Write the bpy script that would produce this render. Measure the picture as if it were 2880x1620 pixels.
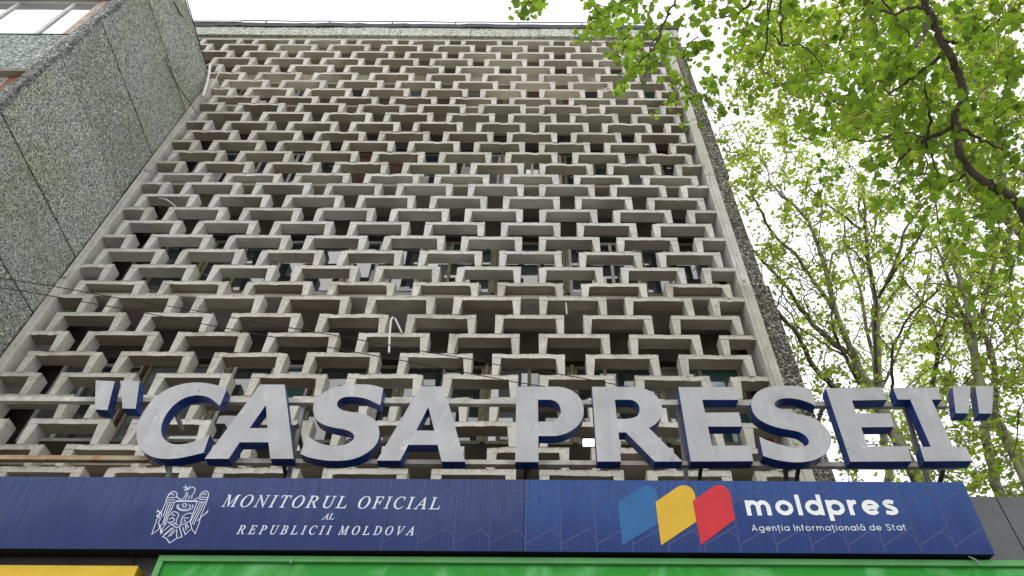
import bpy, math, random, json
import numpy as np
from mathutils import Vector
from mathutils.geometry import tessellate_polygon

for o in list(bpy.data.objects):
    bpy.data.objects.remove(o)
SC = bpy.context.scene
COL = SC.collection
R = math.radians

# ------------------------------------------------------------------ camera
YAW, PIT, ROL = R(0.0438), R(49.0494), R(0.3201)
FPX, CX, CY = 2082.433, 66.156, -4.883          # lens and optical centre, in pixels of a 2880 wide frame
EYE = np.array([0.0, 0.0, 1.6])
_f = np.array([math.sin(YAW)*math.cos(PIT), math.cos(YAW)*math.cos(PIT), math.sin(PIT)])
_r = np.array([math.cos(YAW), -math.sin(YAW), 0.0])
_u = np.cross(_r, _f)
RIGHT = _r*math.cos(ROL) + _u*math.sin(ROL)
UP = -_r*math.sin(ROL) + _u*math.cos(ROL)
cam = bpy.data.cameras.new('camera')
cam.sensor_width = 36.0
cam.lens = FPX/2880*36
cam.shift_x = -CX/2880
cam.shift_y = CY/2880
cam.clip_start = 0.05
cam.clip_end = 2000
co = bpy.data.objects.new('camera', cam)
COL.objects.link(co)
from mathutils import Matrix
M = Matrix(((RIGHT[0], UP[0], -_f[0]), (RIGHT[1], UP[1], -_f[1]), (RIGHT[2], UP[2], -_f[2])))
co.matrix_world = Matrix.Translation(Vector(EYE)) @ M.to_4x4()
SC.camera = co

# ------------------------------------------------------------------ light
w = bpy.data.worlds.new('World'); SC.world = w; w.use_nodes = True
nt = w.node_tree; nt.nodes.clear()
sky = nt.nodes.new('ShaderNodeTexSky'); sky.sky_type = 'NISHITA'; sky.sun_disc = False
SUN_EL, SUN_AZ = R(58), R(200)
sky.sun_elevation = SUN_EL; sky.sun_rotation = SUN_AZ
sky.air_density = 2.0; sky.dust_density = 6.0
mx = nt.nodes.new('ShaderNodeMix'); mx.data_type = 'RGBA'
mx.inputs[0].default_value = 0.88                    # an even cloud sheet over the clear sky
mx.inputs[7].default_value = (13.6, 13.8, 14.4, 1)
bg = nt.nodes.new('ShaderNodeBackground'); bg.inputs[1].default_value = 0.13
ow = nt.nodes.new('ShaderNodeOutputWorld')
nt.links.new(sky.outputs[0], mx.inputs[6]); nt.links.new(mx.outputs[2], bg.inputs[0]); nt.links.new(bg.outputs[0], ow.inputs[0])
sl = bpy.data.lights.new('sun', 'SUN'); sl.energy = 0.9; sl.angle = R(60); sl.color = (1.0, 0.96, 0.9)
so = bpy.data.objects.new('sun', sl); COL.objects.link(so)
sd = Vector((math.sin(SUN_AZ)*math.cos(SUN_EL), math.cos(SUN_AZ)*math.cos(SUN_EL), math.sin(SUN_EL)))
so.rotation_euler = sd.to_track_quat('Z', 'Y').to_euler()
SC.view_settings.view_transform = 'Standard'
SC.view_settings.look = 'None'
SC.view_settings.gamma = 1
SC.view_settings.use_curve_mapping = False
SC.view_settings.exposure = -0.12
SC.render.engine = 'CYCLES'
SC.cycles.max_bounces = 8
SC.cycles.transparent_max_bounces = 8

# ------------------------------------------------------------------ helpers
def ray(x, y):
    return _f*FPX + RIGHT*(x-1440-CX) - UP*(y-810-CY)
def at(x, y, Y):
    d = ray(x, y); return Vector(EYE + d*(Y/d[1]))
def far(x, y, dist):
    d = ray(x, y); return Vector(EYE + d/np.linalg.norm(d)*dist)
def onX(x, y, X):
    d = ray(x, y); return Vector(EYE + d*(X/d[0]))

def base_of(p):
    b = Vector((0, 0, 0))
    while p is not None:
        b += Vector(p.location); p = p.parent
    return b
def tag(o, label=None, cat=None, group=None, kind=None):
    if label: o['label'] = label
    if cat: o['category'] = cat
    if group: o['group'] = group
    if kind: o['kind'] = kind
    return o
def empty(name, loc, label, cat, group=None):
    o = bpy.data.objects.new(name, None); COL.objects.link(o); o.location = loc
    return tag(o, label, cat, group)
class MB:
    def __init__(s): s.v = []; s.f = []; s.m = []; s.sm = []
    def add(s, vs, fs, m=0, smooth=False):
        n = len(s.v); s.v += [tuple(v) for v in vs]
        for f in fs:
            s.f.append([i+n for i in f]); s.m.append(m); s.sm.append(smooth)
    def box(s, a, b, m=0):
        x0, y0, z0 = a; x1, y1, z1 = b
        s.add([(x0,y0,z0),(x1,y0,z0),(x1,y1,z0),(x0,y1,z0),(x0,y0,z1),(x1,y0,z1),(x1,y1,z1),(x0,y1,z1)],
              [(0,3,2,1),(4,5,6,7),(0,1,5,4),(1,2,6,5),(2,3,7,6),(3,0,4,7)], m)
        return s
    def beam(s, p, q, w, h=None, m=0):
        """rectangular bar from p to q"""
        p = Vector(p); q = Vector(q); h = h or w
        d = (q-p).normalized()
        a = d.cross(Vector((0, 0, 1)))
        if a.length < 1e-3: a = Vector((1, 0, 0))
        a.normalize(); b = a.cross(d)
        c = [a*w/2+b*h/2, -a*w/2+b*h/2, -a*w/2-b*h/2, a*w/2-b*h/2]
        s.add([p+k for k in c]+[q+k for k in c], [(0,1,2,3),(7,6,5,4),(0,4,5,1),(1,5,6,2),(2,6,7,3),(3,7,4,0)], m)
        return s
    def tube(s, pts, rad, n=6, m=0, cap=True):
        pts = [Vector(p) for p in pts]
        if not hasattr(rad, '__len__'): rad = [rad]*len(pts)
        vs = []; fs = []
        a = None
        for i, p in enumerate(pts):
            d = (pts[min(i+1, len(pts)-1)]-pts[max(i-1, 0)])
            if d.length < 1e-9: d = Vector((0, 0, 1))
            d.normalize()
            if a is None:
                a = d.orthogonal().normalized()
            else:
                a = (a - d*a.dot(d))
                if a.length < 1e-6: a = d.orthogonal()
                a.normalize()
            b = d.cross(a)
            for k in range(n):
                t = 2*math.pi*k/n
                vs.append(p+(a*math.cos(t)+b*math.sin(t))*rad[i])
        for i in range(len(pts)-1):
            for k in range(n):
                fs.append((i*n+k, i*n+(k+1)%n, (i+1)*n+(k+1)%n, (i+1)*n+k))
        s.add(vs, fs, m, True)
        if cap:
            L = (len(pts)-1)*n
            s.add(vs[:n], [tuple(range(n-1, -1, -1))], m); s.add(vs[L:], [tuple(range(n))], m)
        return s
    def build(s, name, mats, parent=None, local=False, origin=None):
        me = bpy.data.meshes.new(name)
        if not isinstance(mats, (list, tuple)): mats = [mats]
        o = bpy.data.objects.new(name, me); COL.objects.link(o)
        off = Vector((0, 0, 0))
        if parent is not None: o.parent = parent
        if not local:
            off = base_of(parent)
            if origin is not None:
                o.location = Vector(origin)-off; off = Vector(origin)
        vv = [(v[0]-off[0], v[1]-off[1], v[2]-off[2]) for v in s.v]
        me.from_pydata(vv, [], s.f)
        for m in mats: me.materials.append(m)
        me.polygons.foreach_set('material_index', s.m)
        me.polygons.foreach_set('use_smooth', s.sm)
        me.update()
        return o
def copy_part(o, parent, loc, name=None):
    c = o.copy(); COL.objects.link(c); c.parent = parent; c.location = loc
    return c

# ------------------------------------------------------------------ materials
class NT:
    def __init__(s, name, rough=0.8, spec=0.3):
        s.m = bpy.data.materials.new(name); s.m.use_nodes = True
        s.t = s.m.node_tree; s.b = s.t.nodes['Principled BSDF']
        s.out = s.t.nodes['Material Output']
        s.b.inputs['Roughness'].default_value = rough
        s.b.inputs['Specular IOR Level'].default_value = spec
        s.pos = s.n('ShaderNodeNewGeometry').outputs['Position']
    def n(s, typ, **kw):
        nd = s.t.nodes.new(typ)
        for k, v in kw.items(): setattr(nd, k, v)
        return nd
    def l(s, a, b): s.t.links.new(a, b)
    def scale(s, v, vec=None):
        nd = s.n('ShaderNodeVectorMath', operation='MULTIPLY'); s.l(vec or s.pos, nd.inputs[0]); nd.inputs[1].default_value = v
        return nd.outputs[0]
    def noise(s, sc, det=4, rough=0.55, vec=None, dist=0):
        nd = s.n('ShaderNodeTexNoise'); s.l(vec or s.pos, nd.inputs['Vector'])
        nd.inputs['Scale'].default_value = sc; nd.inputs['Detail'].default_value = det; nd.inputs['Roughness'].default_value = rough
        nd.inputs['Distortion'].default_value = dist
        return nd.outputs['Fac']
    def voro(s, sc, feat='F1', vec=None):
        nd = s.n('ShaderNodeTexVoronoi', feature=feat); s.l(vec or s.pos, nd.inputs['Vector']); nd.inputs['Scale'].default_value = sc
        return nd
    def ramp(s, fac, stops):
        nd = s.n('ShaderNodeValToRGB'); s.l(fac, nd.inputs[0]); e = nd.color_ramp.elements
        while len(e) < len(stops): e.new(0.5)
        for i, (p, c) in enumerate(stops):
            e[i].position = p
            e[i].color = (c, c, c, 1) if not hasattr(c, '__len__') else (*c, 1)
        return nd.outputs[0]
    def mix(s, fac, a, b, mode='MIX'):
        nd = s.n('ShaderNodeMix', data_type='RGBA', blend_type=mode)
        for v, k in ((fac, 0), (a, 6), (b, 7)):
            if hasattr(v, 'is_linked'): s.l(v, nd.inputs[k])
            elif k == 0: nd.inputs[0].default_value = v
            else: nd.inputs[k].default_value = (*v, 1)
        return nd.outputs[2]
    def math(s, op, a, b=0.0):
        nd = s.n('ShaderNodeMath', operation=op)
        for v, k in ((a, 0), (b, 1)):
            if hasattr(v, 'is_linked'): s.l(v, nd.inputs[k])
            else: nd.inputs[k].default_value = v
        return nd.outputs[0]
    def bump(s, h, strength=0.4, dist=0.01):
        nd = s.n('ShaderNodeBump'); s.l(h, nd.inputs['Height']); nd.inputs['Strength'].default_value = strength
        nd.inputs['Distance'].default_value = dist; s.l(nd.outputs[0], s.b.inputs['Normal'])
    def col(s, c):
        if hasattr(c, 'is_linked'): s.l(c, s.b.inputs['Base Color'])
        else: s.b.inputs['Base Color'].default_value = (*c, 1)
        return s.m

def concrete(name, base, dark, stain=0.5, stainc=(0.10, 0.075, 0.05)):
    t = NT(name, 0.92, 0.15)
    a = t.noise(2.6, 5, 0.6)
    g5 = t.noise(13, 4, 0.75)
    c = t.mix(t.ramp(a, [(0.35, 0), (0.68, 1)]), dark, base)
    f = t.noise(34, 4, 0.7)
    c = t.mix(t.ramp(f, [(0.52, 0), (0.72, 0.38)]), c, tuple(x*0.4 for x in dark))
    c = t.mix(t.ramp(g5, [(0.56, 0), (0.66, 0.5)]), c, tuple(x*0.42 for x in dark))
    c = t.mix(t.ramp(t.noise(8, 3, 0.6), [(0.58, 0), (0.72, 0.4)]), c, tuple(min(.75, x*1.2) for x in base))
    dr = t.noise(1.0, 3, 0.6, t.scale((22, 1, 1.6)))
    c = t.mix(t.ramp(dr, [(0.56, 0), (0.72, 0.35)]), c, tuple(x*0.45 for x in dark))
    # rust and damp runs, longer than wide
    st = t.noise(1.0, 5, 0.65, t.scale((3.2, 3.2, 0.9)), 0.6)
    c = t.mix(t.ramp(st, [(0.56, 0), (0.74, stain)]), c, stainc)
    oi = t.n('ShaderNodeObjectInfo')
    c = t.mix(t.ramp(oi.outputs['Random'], [(0.0, 0.30), (0.45, 0.0)]), c, tuple(x*0.62 for x in dark))
    c = t.mix(t.ramp(oi.outputs['Random'], [(0.75, 0.0), (1.0, 0.22)]), c, (0.75, 0.74, 0.70))
    # grime and moss lodged along each block's upper edge
    tc = t.n('ShaderNodeTexCoord'); sz = t.n('ShaderNodeSeparateXYZ'); t.l(tc.outputs['Object'], sz.inputs[0])
    edge = t.ramp(t.math('ABSOLUTE', sz.outputs[2]), [(0.0, 1), (0.045, 0)])
    gr = t.math('MULTIPLY', edge, t.ramp(t.noise(16, 5, 0.75), [(0.46, 0), (0.60, 1)]))
    c = t.mix(t.math('MULTIPLY', gr, 0.85), c, (0.10, 0.085, 0.055))
    sp = t.voro(60)
    c = t.mix(t.ramp(sp.outputs['Distance'], [(0.0, 0.25), (0.16, 0)]), c, (0.08, 0.075, 0.065))
    t.bump(t.noise(46, 5, 0.7), 0.45, 0.012)
    return t.col(c)

def pebble(name, lo, mid, hi, sc=27, warm=(0.30, 0.28, 0.18), warmf=0.55):
    t = NT(name, 0.85, 0.25)
    wv = t.noise(9, 2, 0.5)
    v = t.voro(sc, 'F1')
    wd = t.n('ShaderNodeSeparateColor'); t.l(v.outputs['Color'], wd.inputs[0])
    c = t.ramp(wd.outputs[0], [(0.0, lo), (0.22, lo), (0.45, mid), (0.75, mid), (0.93, hi)])
    big = t.noise(0.8, 4, 0.6)
    c = t.mix(t.ramp(big, [(0.42, 0), (0.66, warmf)]), c, warm, 'MULTIPLY')
    c = t.mix(t.ramp(t.noise(11, 3, 0.7), [(0.45, 0), (0.7, 0.55)]), c, lo)
    e = t.ramp(v.outputs['Distance'], [(0.0, 1), (0.55, 0.8), (0.9, 0)])
    c = t.mix(e, tuple(x*0.7 for x in lo), c)
    t.bump(e, 0.7, 0.015)
    return t.col(c)

def plain(name, c, rough=0.6, spec=0.4, var=0.0, sc=3.0, metal=0.0, bumps=0.0):
    t = NT(name, rough, spec); t.b.inputs['Metallic'].default_value = metal
    if var:
        cc = t.mix(t.ramp(t.noise(sc, 5, 0.6), [(0.3, 0), (0.72, 1)]), tuple(x*(1-var) for x in c), tuple(min(1, x*(1+var)) for x in c))
    else: cc = c
    if bumps: t.bump(t.noise(sc*8, 4, 0.6), bumps, 0.01)
    return t.col(cc)

M_CON = [concrete('concrete_tan', (0.66, 0.635, 0.57), (0.52, 0.49, 0.43), 0.3),
         concrete('concrete_stained', (0.60, 0.585, 0.53), (0.46, 0.44, 0.385), 0.45),
         concrete('concrete_grey', (0.62, 0.615, 0.57), (0.48, 0.47, 0.425), 0.3),
         concrete('concrete_damp', (0.60, 0.58, 0.52), (0.45, 0.43, 0.37), 0.5)]
# weathered undersides: each storey's tint, with shade beneath the slabs painted in
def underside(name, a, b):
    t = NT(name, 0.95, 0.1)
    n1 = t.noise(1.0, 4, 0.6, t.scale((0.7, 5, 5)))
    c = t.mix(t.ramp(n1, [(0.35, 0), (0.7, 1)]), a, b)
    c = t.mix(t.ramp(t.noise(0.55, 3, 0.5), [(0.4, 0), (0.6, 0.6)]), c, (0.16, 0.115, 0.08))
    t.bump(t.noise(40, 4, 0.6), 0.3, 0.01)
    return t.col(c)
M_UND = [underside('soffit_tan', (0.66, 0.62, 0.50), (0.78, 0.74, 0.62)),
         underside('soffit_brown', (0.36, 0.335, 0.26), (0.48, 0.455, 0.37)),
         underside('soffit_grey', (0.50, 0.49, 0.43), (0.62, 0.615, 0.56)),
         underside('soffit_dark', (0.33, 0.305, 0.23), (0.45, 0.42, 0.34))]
M_PEB = pebble('pebbledash_green', (0.14, 0.155, 0.14), (0.53, 0.58, 0.51), (0.90, 0.93, 0.86), 50, (0.82, 0.80, 0.60), 0.75)
M_PEBF = pebble('pebbledash_pale_green', (0.13, 0.16, 0.14), (0.43, 0.49, 0.43), (0.74, 0.80, 0.72), 34, (0.5, 0.5, 0.4), 0.3)
M_PEBP = pebble('pebbledash_light', (0.30, 0.32, 0.27), (0.68, 0.73, 0.64), (0.88, 0.92, 0.84), 26, (0.85, 0.78, 0.62), 0.5)
M_PEBD = pebble('pebbledash_dark', (0.08, 0.085, 0.08), (0.32, 0.33, 0.30), (0.68, 0.69, 0.64), 36)
M_PEBR = pebble('pebbledash_brown', (0.04, 0.036, 0.03), (0.21, 0.195, 0.16), (0.58, 0.56, 0.49), 36)
M_JOINT = plain('joint_dark', (0.025, 0.022, 0.015), 0.95, 0.1)  # near-black backing behind panel joints, also on the canopy deck
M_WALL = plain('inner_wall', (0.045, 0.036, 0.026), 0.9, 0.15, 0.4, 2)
M_BRN2 = plain('brown_panel_dark', (0.085, 0.032, 0.018), 0.6, 0.3, 0.6, 9)
M_BRN = plain('brown_board', (0.17, 0.055, 0.028), 0.6, 0.3, 0.5, 5)
M_FRM = plain('window_frame_wood', (0.20, 0.19, 0.12), 0.6, 0.3, 0.35, 6)
M_FRW = plain('window_frame_white', (0.50, 0.50, 0.47), 0.5, 0.4, 0.2, 6)
M_CURT = plain('curtain', (0.45, 0.45, 0.42), 0.9, 0.1, 0.25, 9)
M_TAR = plain('roof_tar', (0.035, 0.04, 0.045), 0.7, 0.3, 0.3, 8)
M_ZINC = plain('zinc', (0.28, 0.29, 0.30), 0.45, 0.5, 0.2, 6, 0.6)
M_IRON = plain('dark_iron', (0.04, 0.035, 0.03), 0.6, 0.4, 0.4, 10)
M_RAIL = plain('weathered_rail', (0.40, 0.385, 0.34), 0.6, 0.35, 0.35, 7)
def rust():
    t = NT('rusty_rail', 0.7, 0.3)
    c = t.mix(t.ramp(t.noise(5, 5, 0.7), [(0.4, 0), (0.62, 1)]), (0.36, 0.30, 0.20), (0.27, 0.15, 0.07))
    return t.col(c)
M_RUST = rust()
M_WIRE = plain('cable_black', (0.012, 0.012, 0.012), 0.6, 0.3)
M_WPIPE = plain('white_pipe', (0.6, 0.59, 0.55), 0.5, 0.4, 0.15, 8)
M_BLK = plain('black_casing', (0.006, 0.006, 0.008), 0.7, 0.2)
def glass(name, base, refl):
    t = NT(name, 0.04, 0.5)
    c = t.mix(t.noise(1.3, 3, 0.6), tuple(x*0.5 for x in base), base)
    t.col(c)
    g = t.n('ShaderNodeBsdfGlossy'); g.inputs['Roughness'].default_value = 0.03; g.inputs[0].default_value = (0.9, 0.95, 0.97, 1)
    bm = t.n('ShaderNodeBump'); bm.inputs['Strength'].default_value = 0.12; bm.inputs['Distance'].default_value = 0.03
    t.l(t.noise(1.6, 2, 0.4), bm.inputs['Height']); t.l(bm.outputs[0], g.inputs['Normal'])
    lw = t.n('ShaderNodeLayerWeight'); lw.inputs[0].default_value = refl
    mxs = t.n('ShaderNodeMixShader'); t.l(lw.outputs['Fresnel'], mxs.inputs[0]); t.l(t.b.outputs[0], mxs.inputs[1]); t.l(g.outputs[0], mxs.inputs[2])
    t.l(mxs.outputs[0], t.out.inputs[0])
    return t.m
M_GLS = glass('window_glass', (0.03, 0.042, 0.04), 0.42)
M_GLT = glass('window_glass_teal', (0.05, 0.12, 0.11), 0.42)
M_GLM = glass('window_glass_grey', (0.16, 0.18, 0.18), 0.5)
M_GLW = glass('window_glass_sky', (0.30, 0.33, 0.34), 0.80)
M_GRND = plain('paving_grey', (0.36, 0.35, 0.33), 0.9, 0.2, 0.2, 1.5, 0, 0.3)
M_FASC = None
def fascia():
    t = NT('fascia_grey', 0.5, 0.4)
    c = t.mix(t.ramp(t.noise(1.4, 4, 0.6), [(0.35, 0), (0.7, 1)]), (0.085, 0.088, 0.092), (0.125, 0.135, 0.135))
    c = t.mix(t.ramp(t.voro(2.3).outputs['Distance'], [(0.0, 0.8), (0.035, 0)]), c, (0.03, 0.035, 0.03))
    return t.col(c)
M_FASC = fascia()
def board_blue(name, a, b, streak, slope):
    """printed vinyl, paler towards the top, with streaks of washed-off dust"""
    t = NT(name, 0.42, 0.3)
    sep = t.n('ShaderNodeSeparateXYZ'); t.l(t.pos, sep.inputs[0])
    cmb = t.n('ShaderNodeCombineXYZ'); xx = t.math('ADD', sep.outputs[0], t.math('MULTIPLY', sep.outputs[2], slope))
    t.l(xx, cmb.inputs[0]); t.l(sep.outputs[2], cmb.inputs[2])
    v1 = t.scale((52, 1, 1.3), cmb.outputs[0])
    n1 = t.noise(1.0, 3, 0.6, v1)
    v2 = t.scale((6, 1, 0.7), cmb.outputs[0])
    n2 = t.noise(1.0, 3, 0.6, v2)
    hz = t.math('MULTIPLY', t.math('SUBTRACT', sep.outputs[2], 4.66), 1.55)       # 0 at the bottom, 1 at the top
    big = t.noise(1.1, 3, 0.5)
    reach = t.math('ADD', hz, t.math('MULTIPLY', t.math('SUBTRACT', n1, 0.5), 1.1))
    reach = t.math('ADD', reach, t.math('MULTIPLY', t.math('SUBTRACT', n2, 0.5), 0.9))
    reach = t.math('ADD', reach, t.math('MULTIPLY', t.math('SUBTRACT', big, 0.5), 1.2))
    c = t.mix(t.ramp(reach, [(0.16, 0), (0.62, 1)]), a, b)
    c = t.mix(t.ramp(n1, [(0.46, 0), (0.66, streak)]), c, tuple(x*0.5 for x in a))
    c = t.mix(t.ramp(t.noise(1.0, 3, 0.6, t.scale((85, 1, 2.2), cmb.outputs[0])), [(0.55, 0), (0.72, 0.35)]), c, tuple(min(1, x*1.5) for x in b))
    return t.col(c)
M_BL1 = board_blue('vinyl_navy_violet', (0.002, 0.016, 0.11), (0.026, 0.044, 0.15), 0.6, 0.0)
M_BL2 = board_blue('vinyl_royal_blue', (0.001, 0.023, 0.14), (0.014, 0.058, 0.22), 0.55, 0.0)
M_TXT = plain('print_white', (0.60, 0.64, 0.72), 0.5, 0.3, 0.12, 6)
M_TXW = plain('print_bright_white', (0.72, 0.75, 0.74), 0.5, 0.3, 0.08, 6)
M_LINE1 = plain('print_pale_line', (0.045, 0.065, 0.17), 0.5, 0.3)
M_LB = plain('print_cyan', (0.007, 0.10, 0.27), 0.45, 0.35, 0.12, 5)
M_LY = plain('print_yellow', (0.58, 0.36, 0.022), 0.45, 0.3, 0.08, 5)
M_LR = plain('print_red', (0.50, 0.012, 0.022), 0.45, 0.35, 0.12, 5)
def face_mat():
    t = NT('letter_face_grey', 0.35, 0.45)
    a = t.mix(t.ramp(t.noise(3.0, 4, 0.55), [(0.3, 0), (0.7, 1)]), (0.30, 0.307, 0.32), (0.38, 0.392, 0.40))
    sep = t.scale((9, 1, 2.0))
    dirt = t.noise(1.0, 4, 0.65, sep, 0.5)
    a = t.mix(t.ramp(dirt, [(0.5, 0), (0.72, 0.35)]), a, (0.56, 0.57, 0.57))
    sp = t.noise(7, 3, 0.8, None, 1.5)
    a = t.mix(t.ramp(sp, [(0.62, 0), (0.70, 0.45)]), a, (0.70, 0.71, 0.71))
    a = t.mix(t.ramp(t.noise(1.4, 3, 0.6, t.scale((5, 1, 1))), [(0.55, 0), (0.75, 0.35)]), a, (0.29, 0.285, 0.27))
    return t.col(a)
M_LF = face_mat()
M_LS = plain('letter_return_blue', (0.0015, 0.031, 0.18), 0.38, 0.35, 0.5, 2.2)
def banner(name, deep, faded, thr):
    t = NT(name, 0.45, 0.35)
    n = t.noise(1.7, 4, 0.6, None, 1.2)
    c = t.mix(t.ramp(n, [(thr, 0), (thr+0.18, 1)]), deep, faded)
    c = t.mix(t.ramp(t.noise(1.0, 4, 0.6, t.scale((14, 1, 1.5)), 0.3), [(0.6, 0), (0.78, 0.3)]), c, tuple(x*0.5 for x in deep))
    return t.col(c)
M_GRN = banner('banner_green', (0.0, 0.24, 0.003), (0.085, 0.38, 0.10), 0.47)
M_GRNF = plain('green_trim', (0.075, 0.30, 0.075), 0.4, 0.4, 0.15, 4)
M_YEL = banner('banner_yellow', (0.56, 0.36, 0.003), (0.62, 0.42, 0.012), 0.45)
M_YELD = plain('yellow_side', (0.50, 0.27, 0.004), 0.5, 0.3, 0.1, 4)
M_RED = plain('red_cloth', (0.30, 0.012, 0.015), 0.8, 0.1, 0.3, 12)
def bark(name, a, b, c3):
    t = NT(name, 0.9, 0.2)
    n = t.noise(2.2, 4, 0.6, None, 0.8)
    c = t.mix(t.ramp(n, [(0.42, 0), (0.56, 1)]), a, b)
    c = t.mix(t.ramp(t.noise(5, 3, 0.6), [(0.58, 0), (0.66, 0.8)]), c, c3)
    t.bump(t.noise(22, 4, 0.6), 0.5, 0.02)
    return t.col(c)
M_BARKP = bark('bark_pale', (0.28, 0.27, 0.19), (0.43, 0.41, 0.30), (0.12, 0.11, 0.075))
M_BARKD = bark('bark_dark', (0.035, 0.03, 0.022), (0.075, 0.062, 0.045), (0.15, 0.13, 0.10))
M_BARKM = bark('bark_mid', (0.17, 0.155, 0.105), (0.27, 0.245, 0.18), (0.06, 0.05, 0.035))
def leafmat(name, refl, trans, var):
    t = NT(name, 0.5, 0.35)
    at_ = t.n('ShaderNodeAttribute', attribute_name='tint')
    rnd = t.noise(1.1, 2, 0.5)
    f = t.math('ADD', t.math('MULTIPLY', at_.outputs['Fac'], 0.75), t.math('MULTIPLY', rnd, 0.35))
    c1 = t.mix(f, tuple(x*(1-var) for x in refl), tuple(x*(1+var) for x in refl))
    c2 = t.mix(f, tuple(x*(1-var) for x in trans), tuple(min(1, x*(1+var)) for x in trans))
    t.col(c1)
    tr = t.n('ShaderNodeBsdfTranslucent'); t.l(c2, tr.inputs[0])
    m = t.n('ShaderNodeMixShader'); m.inputs[0].default_value = 0.55
    t.l(t.b.outputs[0], m.inputs[1]); t.l(tr.outputs[0], m.inputs[2]); t.l(m.outputs[0], t.out.inputs[0])
    return t.m
M_LEAFN = leafmat('leaf_fresh_green', (0.07, 0.11, 0.018), (0.27, 0.43, 0.03), 0.75)
M_LEAFF = leafmat('leaf_pale_green', (0.12, 0.155, 0.03), (0.47, 0.64, 0.055), 0.6)

# ------------------------------------------------------------------ ground
g = MB(); g.add([(-900,-900,0),(900,-900,0),(900,900,0),(-900,900,0)], [(0,1,2,3)])
tag(g.build('ground', M_GRND), kind='structure')

# ------------------------------------------------------------------ main building
D0 = 8.0                                        # front plane of the concrete screen
PX, H, HB = 1.38253, 0.42391, 0.35118           # block pitch, course height, floor-line course height
ZR = 10.909                                     # top of the floor-line course at eye-catching mid height
UW, UD, SLT, LW = 1.082, 0.226, 0.088, 0.136    # block width, depth, slab and leg thickness
XL, XR = -7.70, 3.378
XLT = -11.2                                     # the screen runs on behind the lower wing's roof
FLOOR = 7*H+HB
B = empty('office_building', (-2.2, D0, 0), 'tall grey office block faced with a brick-bond screen of hollow concrete blocks', 'building')
b = MB()
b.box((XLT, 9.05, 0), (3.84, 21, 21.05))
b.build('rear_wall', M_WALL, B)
b = MB(); b.box((XL, 8.4, 0), (XR, 9.04, 6.55)); b.build('ground_storey_wall', M_CON[3], B)

def row_top(n):
    """course n counted downwards, 0 = floor-line course"""
    k, r = divmod(n, 8)
    z = ZR - k*FLOOR
    if r > 0: z -= HB + (r-1)*H
    return z
def row_h(n): return HB if n % 8 == 0 else H

def block_mesh(name, width, h, open_l, open_r, mats, seed, rough):
    """an upside-down U: slab on two legs, edges broken unevenly; origin at the top left front corner"""
    rg = random.Random(seed)
    m = MB()
    segs = 9
    def jit(a): return (rg.random()-0.5)*a
    # slab with an uneven front edge
    xs = [width*i/segs for i in range(segs+1)]
    top = []; bot = []; tb = []; bb = []
    for i, x in enumerate(xs):
        dz = jit(rough); dy = abs(jit(rough))
        if rg.random() < .12+rough*4: dy += .004+rg.random()*.022
        top.append((x, dy, min(0, -0.0015+dz*0.35))); bot.append((x, dy*0.6, -SLT+jit(rough)))
        tb.append((x, UD, -0.002)); bb.append((x, UD, -SLT))
    n = segs+1
    vs = top+bot+tb+bb
    fs = []; 
    for i in range(segs):
        fs.append((i, n+i, n+i+1, i+1))                    # front
        fs.append((2*n+i, i, i+1, 2*n+i+1))                # top
        fs.append((3*n+i, 2*n+i, 2*n+i+1, 3*n+i+1))        # back
    fs.append((0, 2*n, 3*n, n)); fs.append((segs, n+segs, 3*n+segs, 2*n+segs))
    m.add(vs, fs, 0)
    m.add(bot+bb, [(i, n+i, n+i+1, i+1) for i in range(segs)], 1)   # sheltered underside
    def leg(x0, x1, s):
        # tapers slightly towards the foot on its outer side
        zb = -h+0.003
        ft = 0.007; fi = 0.036          # splayed: wide under the slab, slimmer at the foot
        v = []
        for k in range(3):
            z = -SLT + (zb+SLT)*k/2
            a = x0 + (ft if s > 0 else fi)*k/2; c = x1 - (fi if s > 0 else ft)*k/2
            dy = abs(jit(rough))
            v += [(a+jit(rough*.6), 0.002+dy, z), (c+jit(rough*.6), 0.002+dy, z), (c, UD-0.002, z), (a, UD-0.002, z)]
        f = []
        for k in range(2):
            q = k*4
            f += [(q, q+4, q+5, q+1), (q+1, q+5, q+6, q+2), (q+2, q+6, q+7, q+3), (q+3, q+7, q+4, q)]
        f.append((8, 11, 10, 9))
        m.add(v, f, 0)
    if open_l: leg(0.001, LW, 1)
    if open_r: leg(width-LW, width-0.001, -1)
    me_o = m.build(name, mats, None, local=True)
    return me_o
protos = {}
def get_proto(kind, h, fl, var):
    key = (kind, round(h, 3), fl, var)
    if key not in protos:
        wd = {'full': UW, 'left': (-8.2318+UW)-XL, 'right': XR-(0.0645+2*PX)}[kind]
        o = block_mesh('concrete_block', wd, h, kind != 'left', kind != 'right', [M_CON[fl], M_UND[fl]], hash((kind == 'full', var, fl)) % 9999, {7: 0.013}.get(var, 0.006 if var < 4 else 0.014))
        protos[key] = [o, False]
    p = protos[key]
    if not p[1]:
        p[1] = True; p[0].parent = B; return p[0]
    c = p[0].copy(); COL.objects.link(c); return c
rg = random.Random(5)
fl_of = {-3: 0, -2: 1, -1: 2, 0: 3, 1: 3}
nblk = 0
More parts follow.
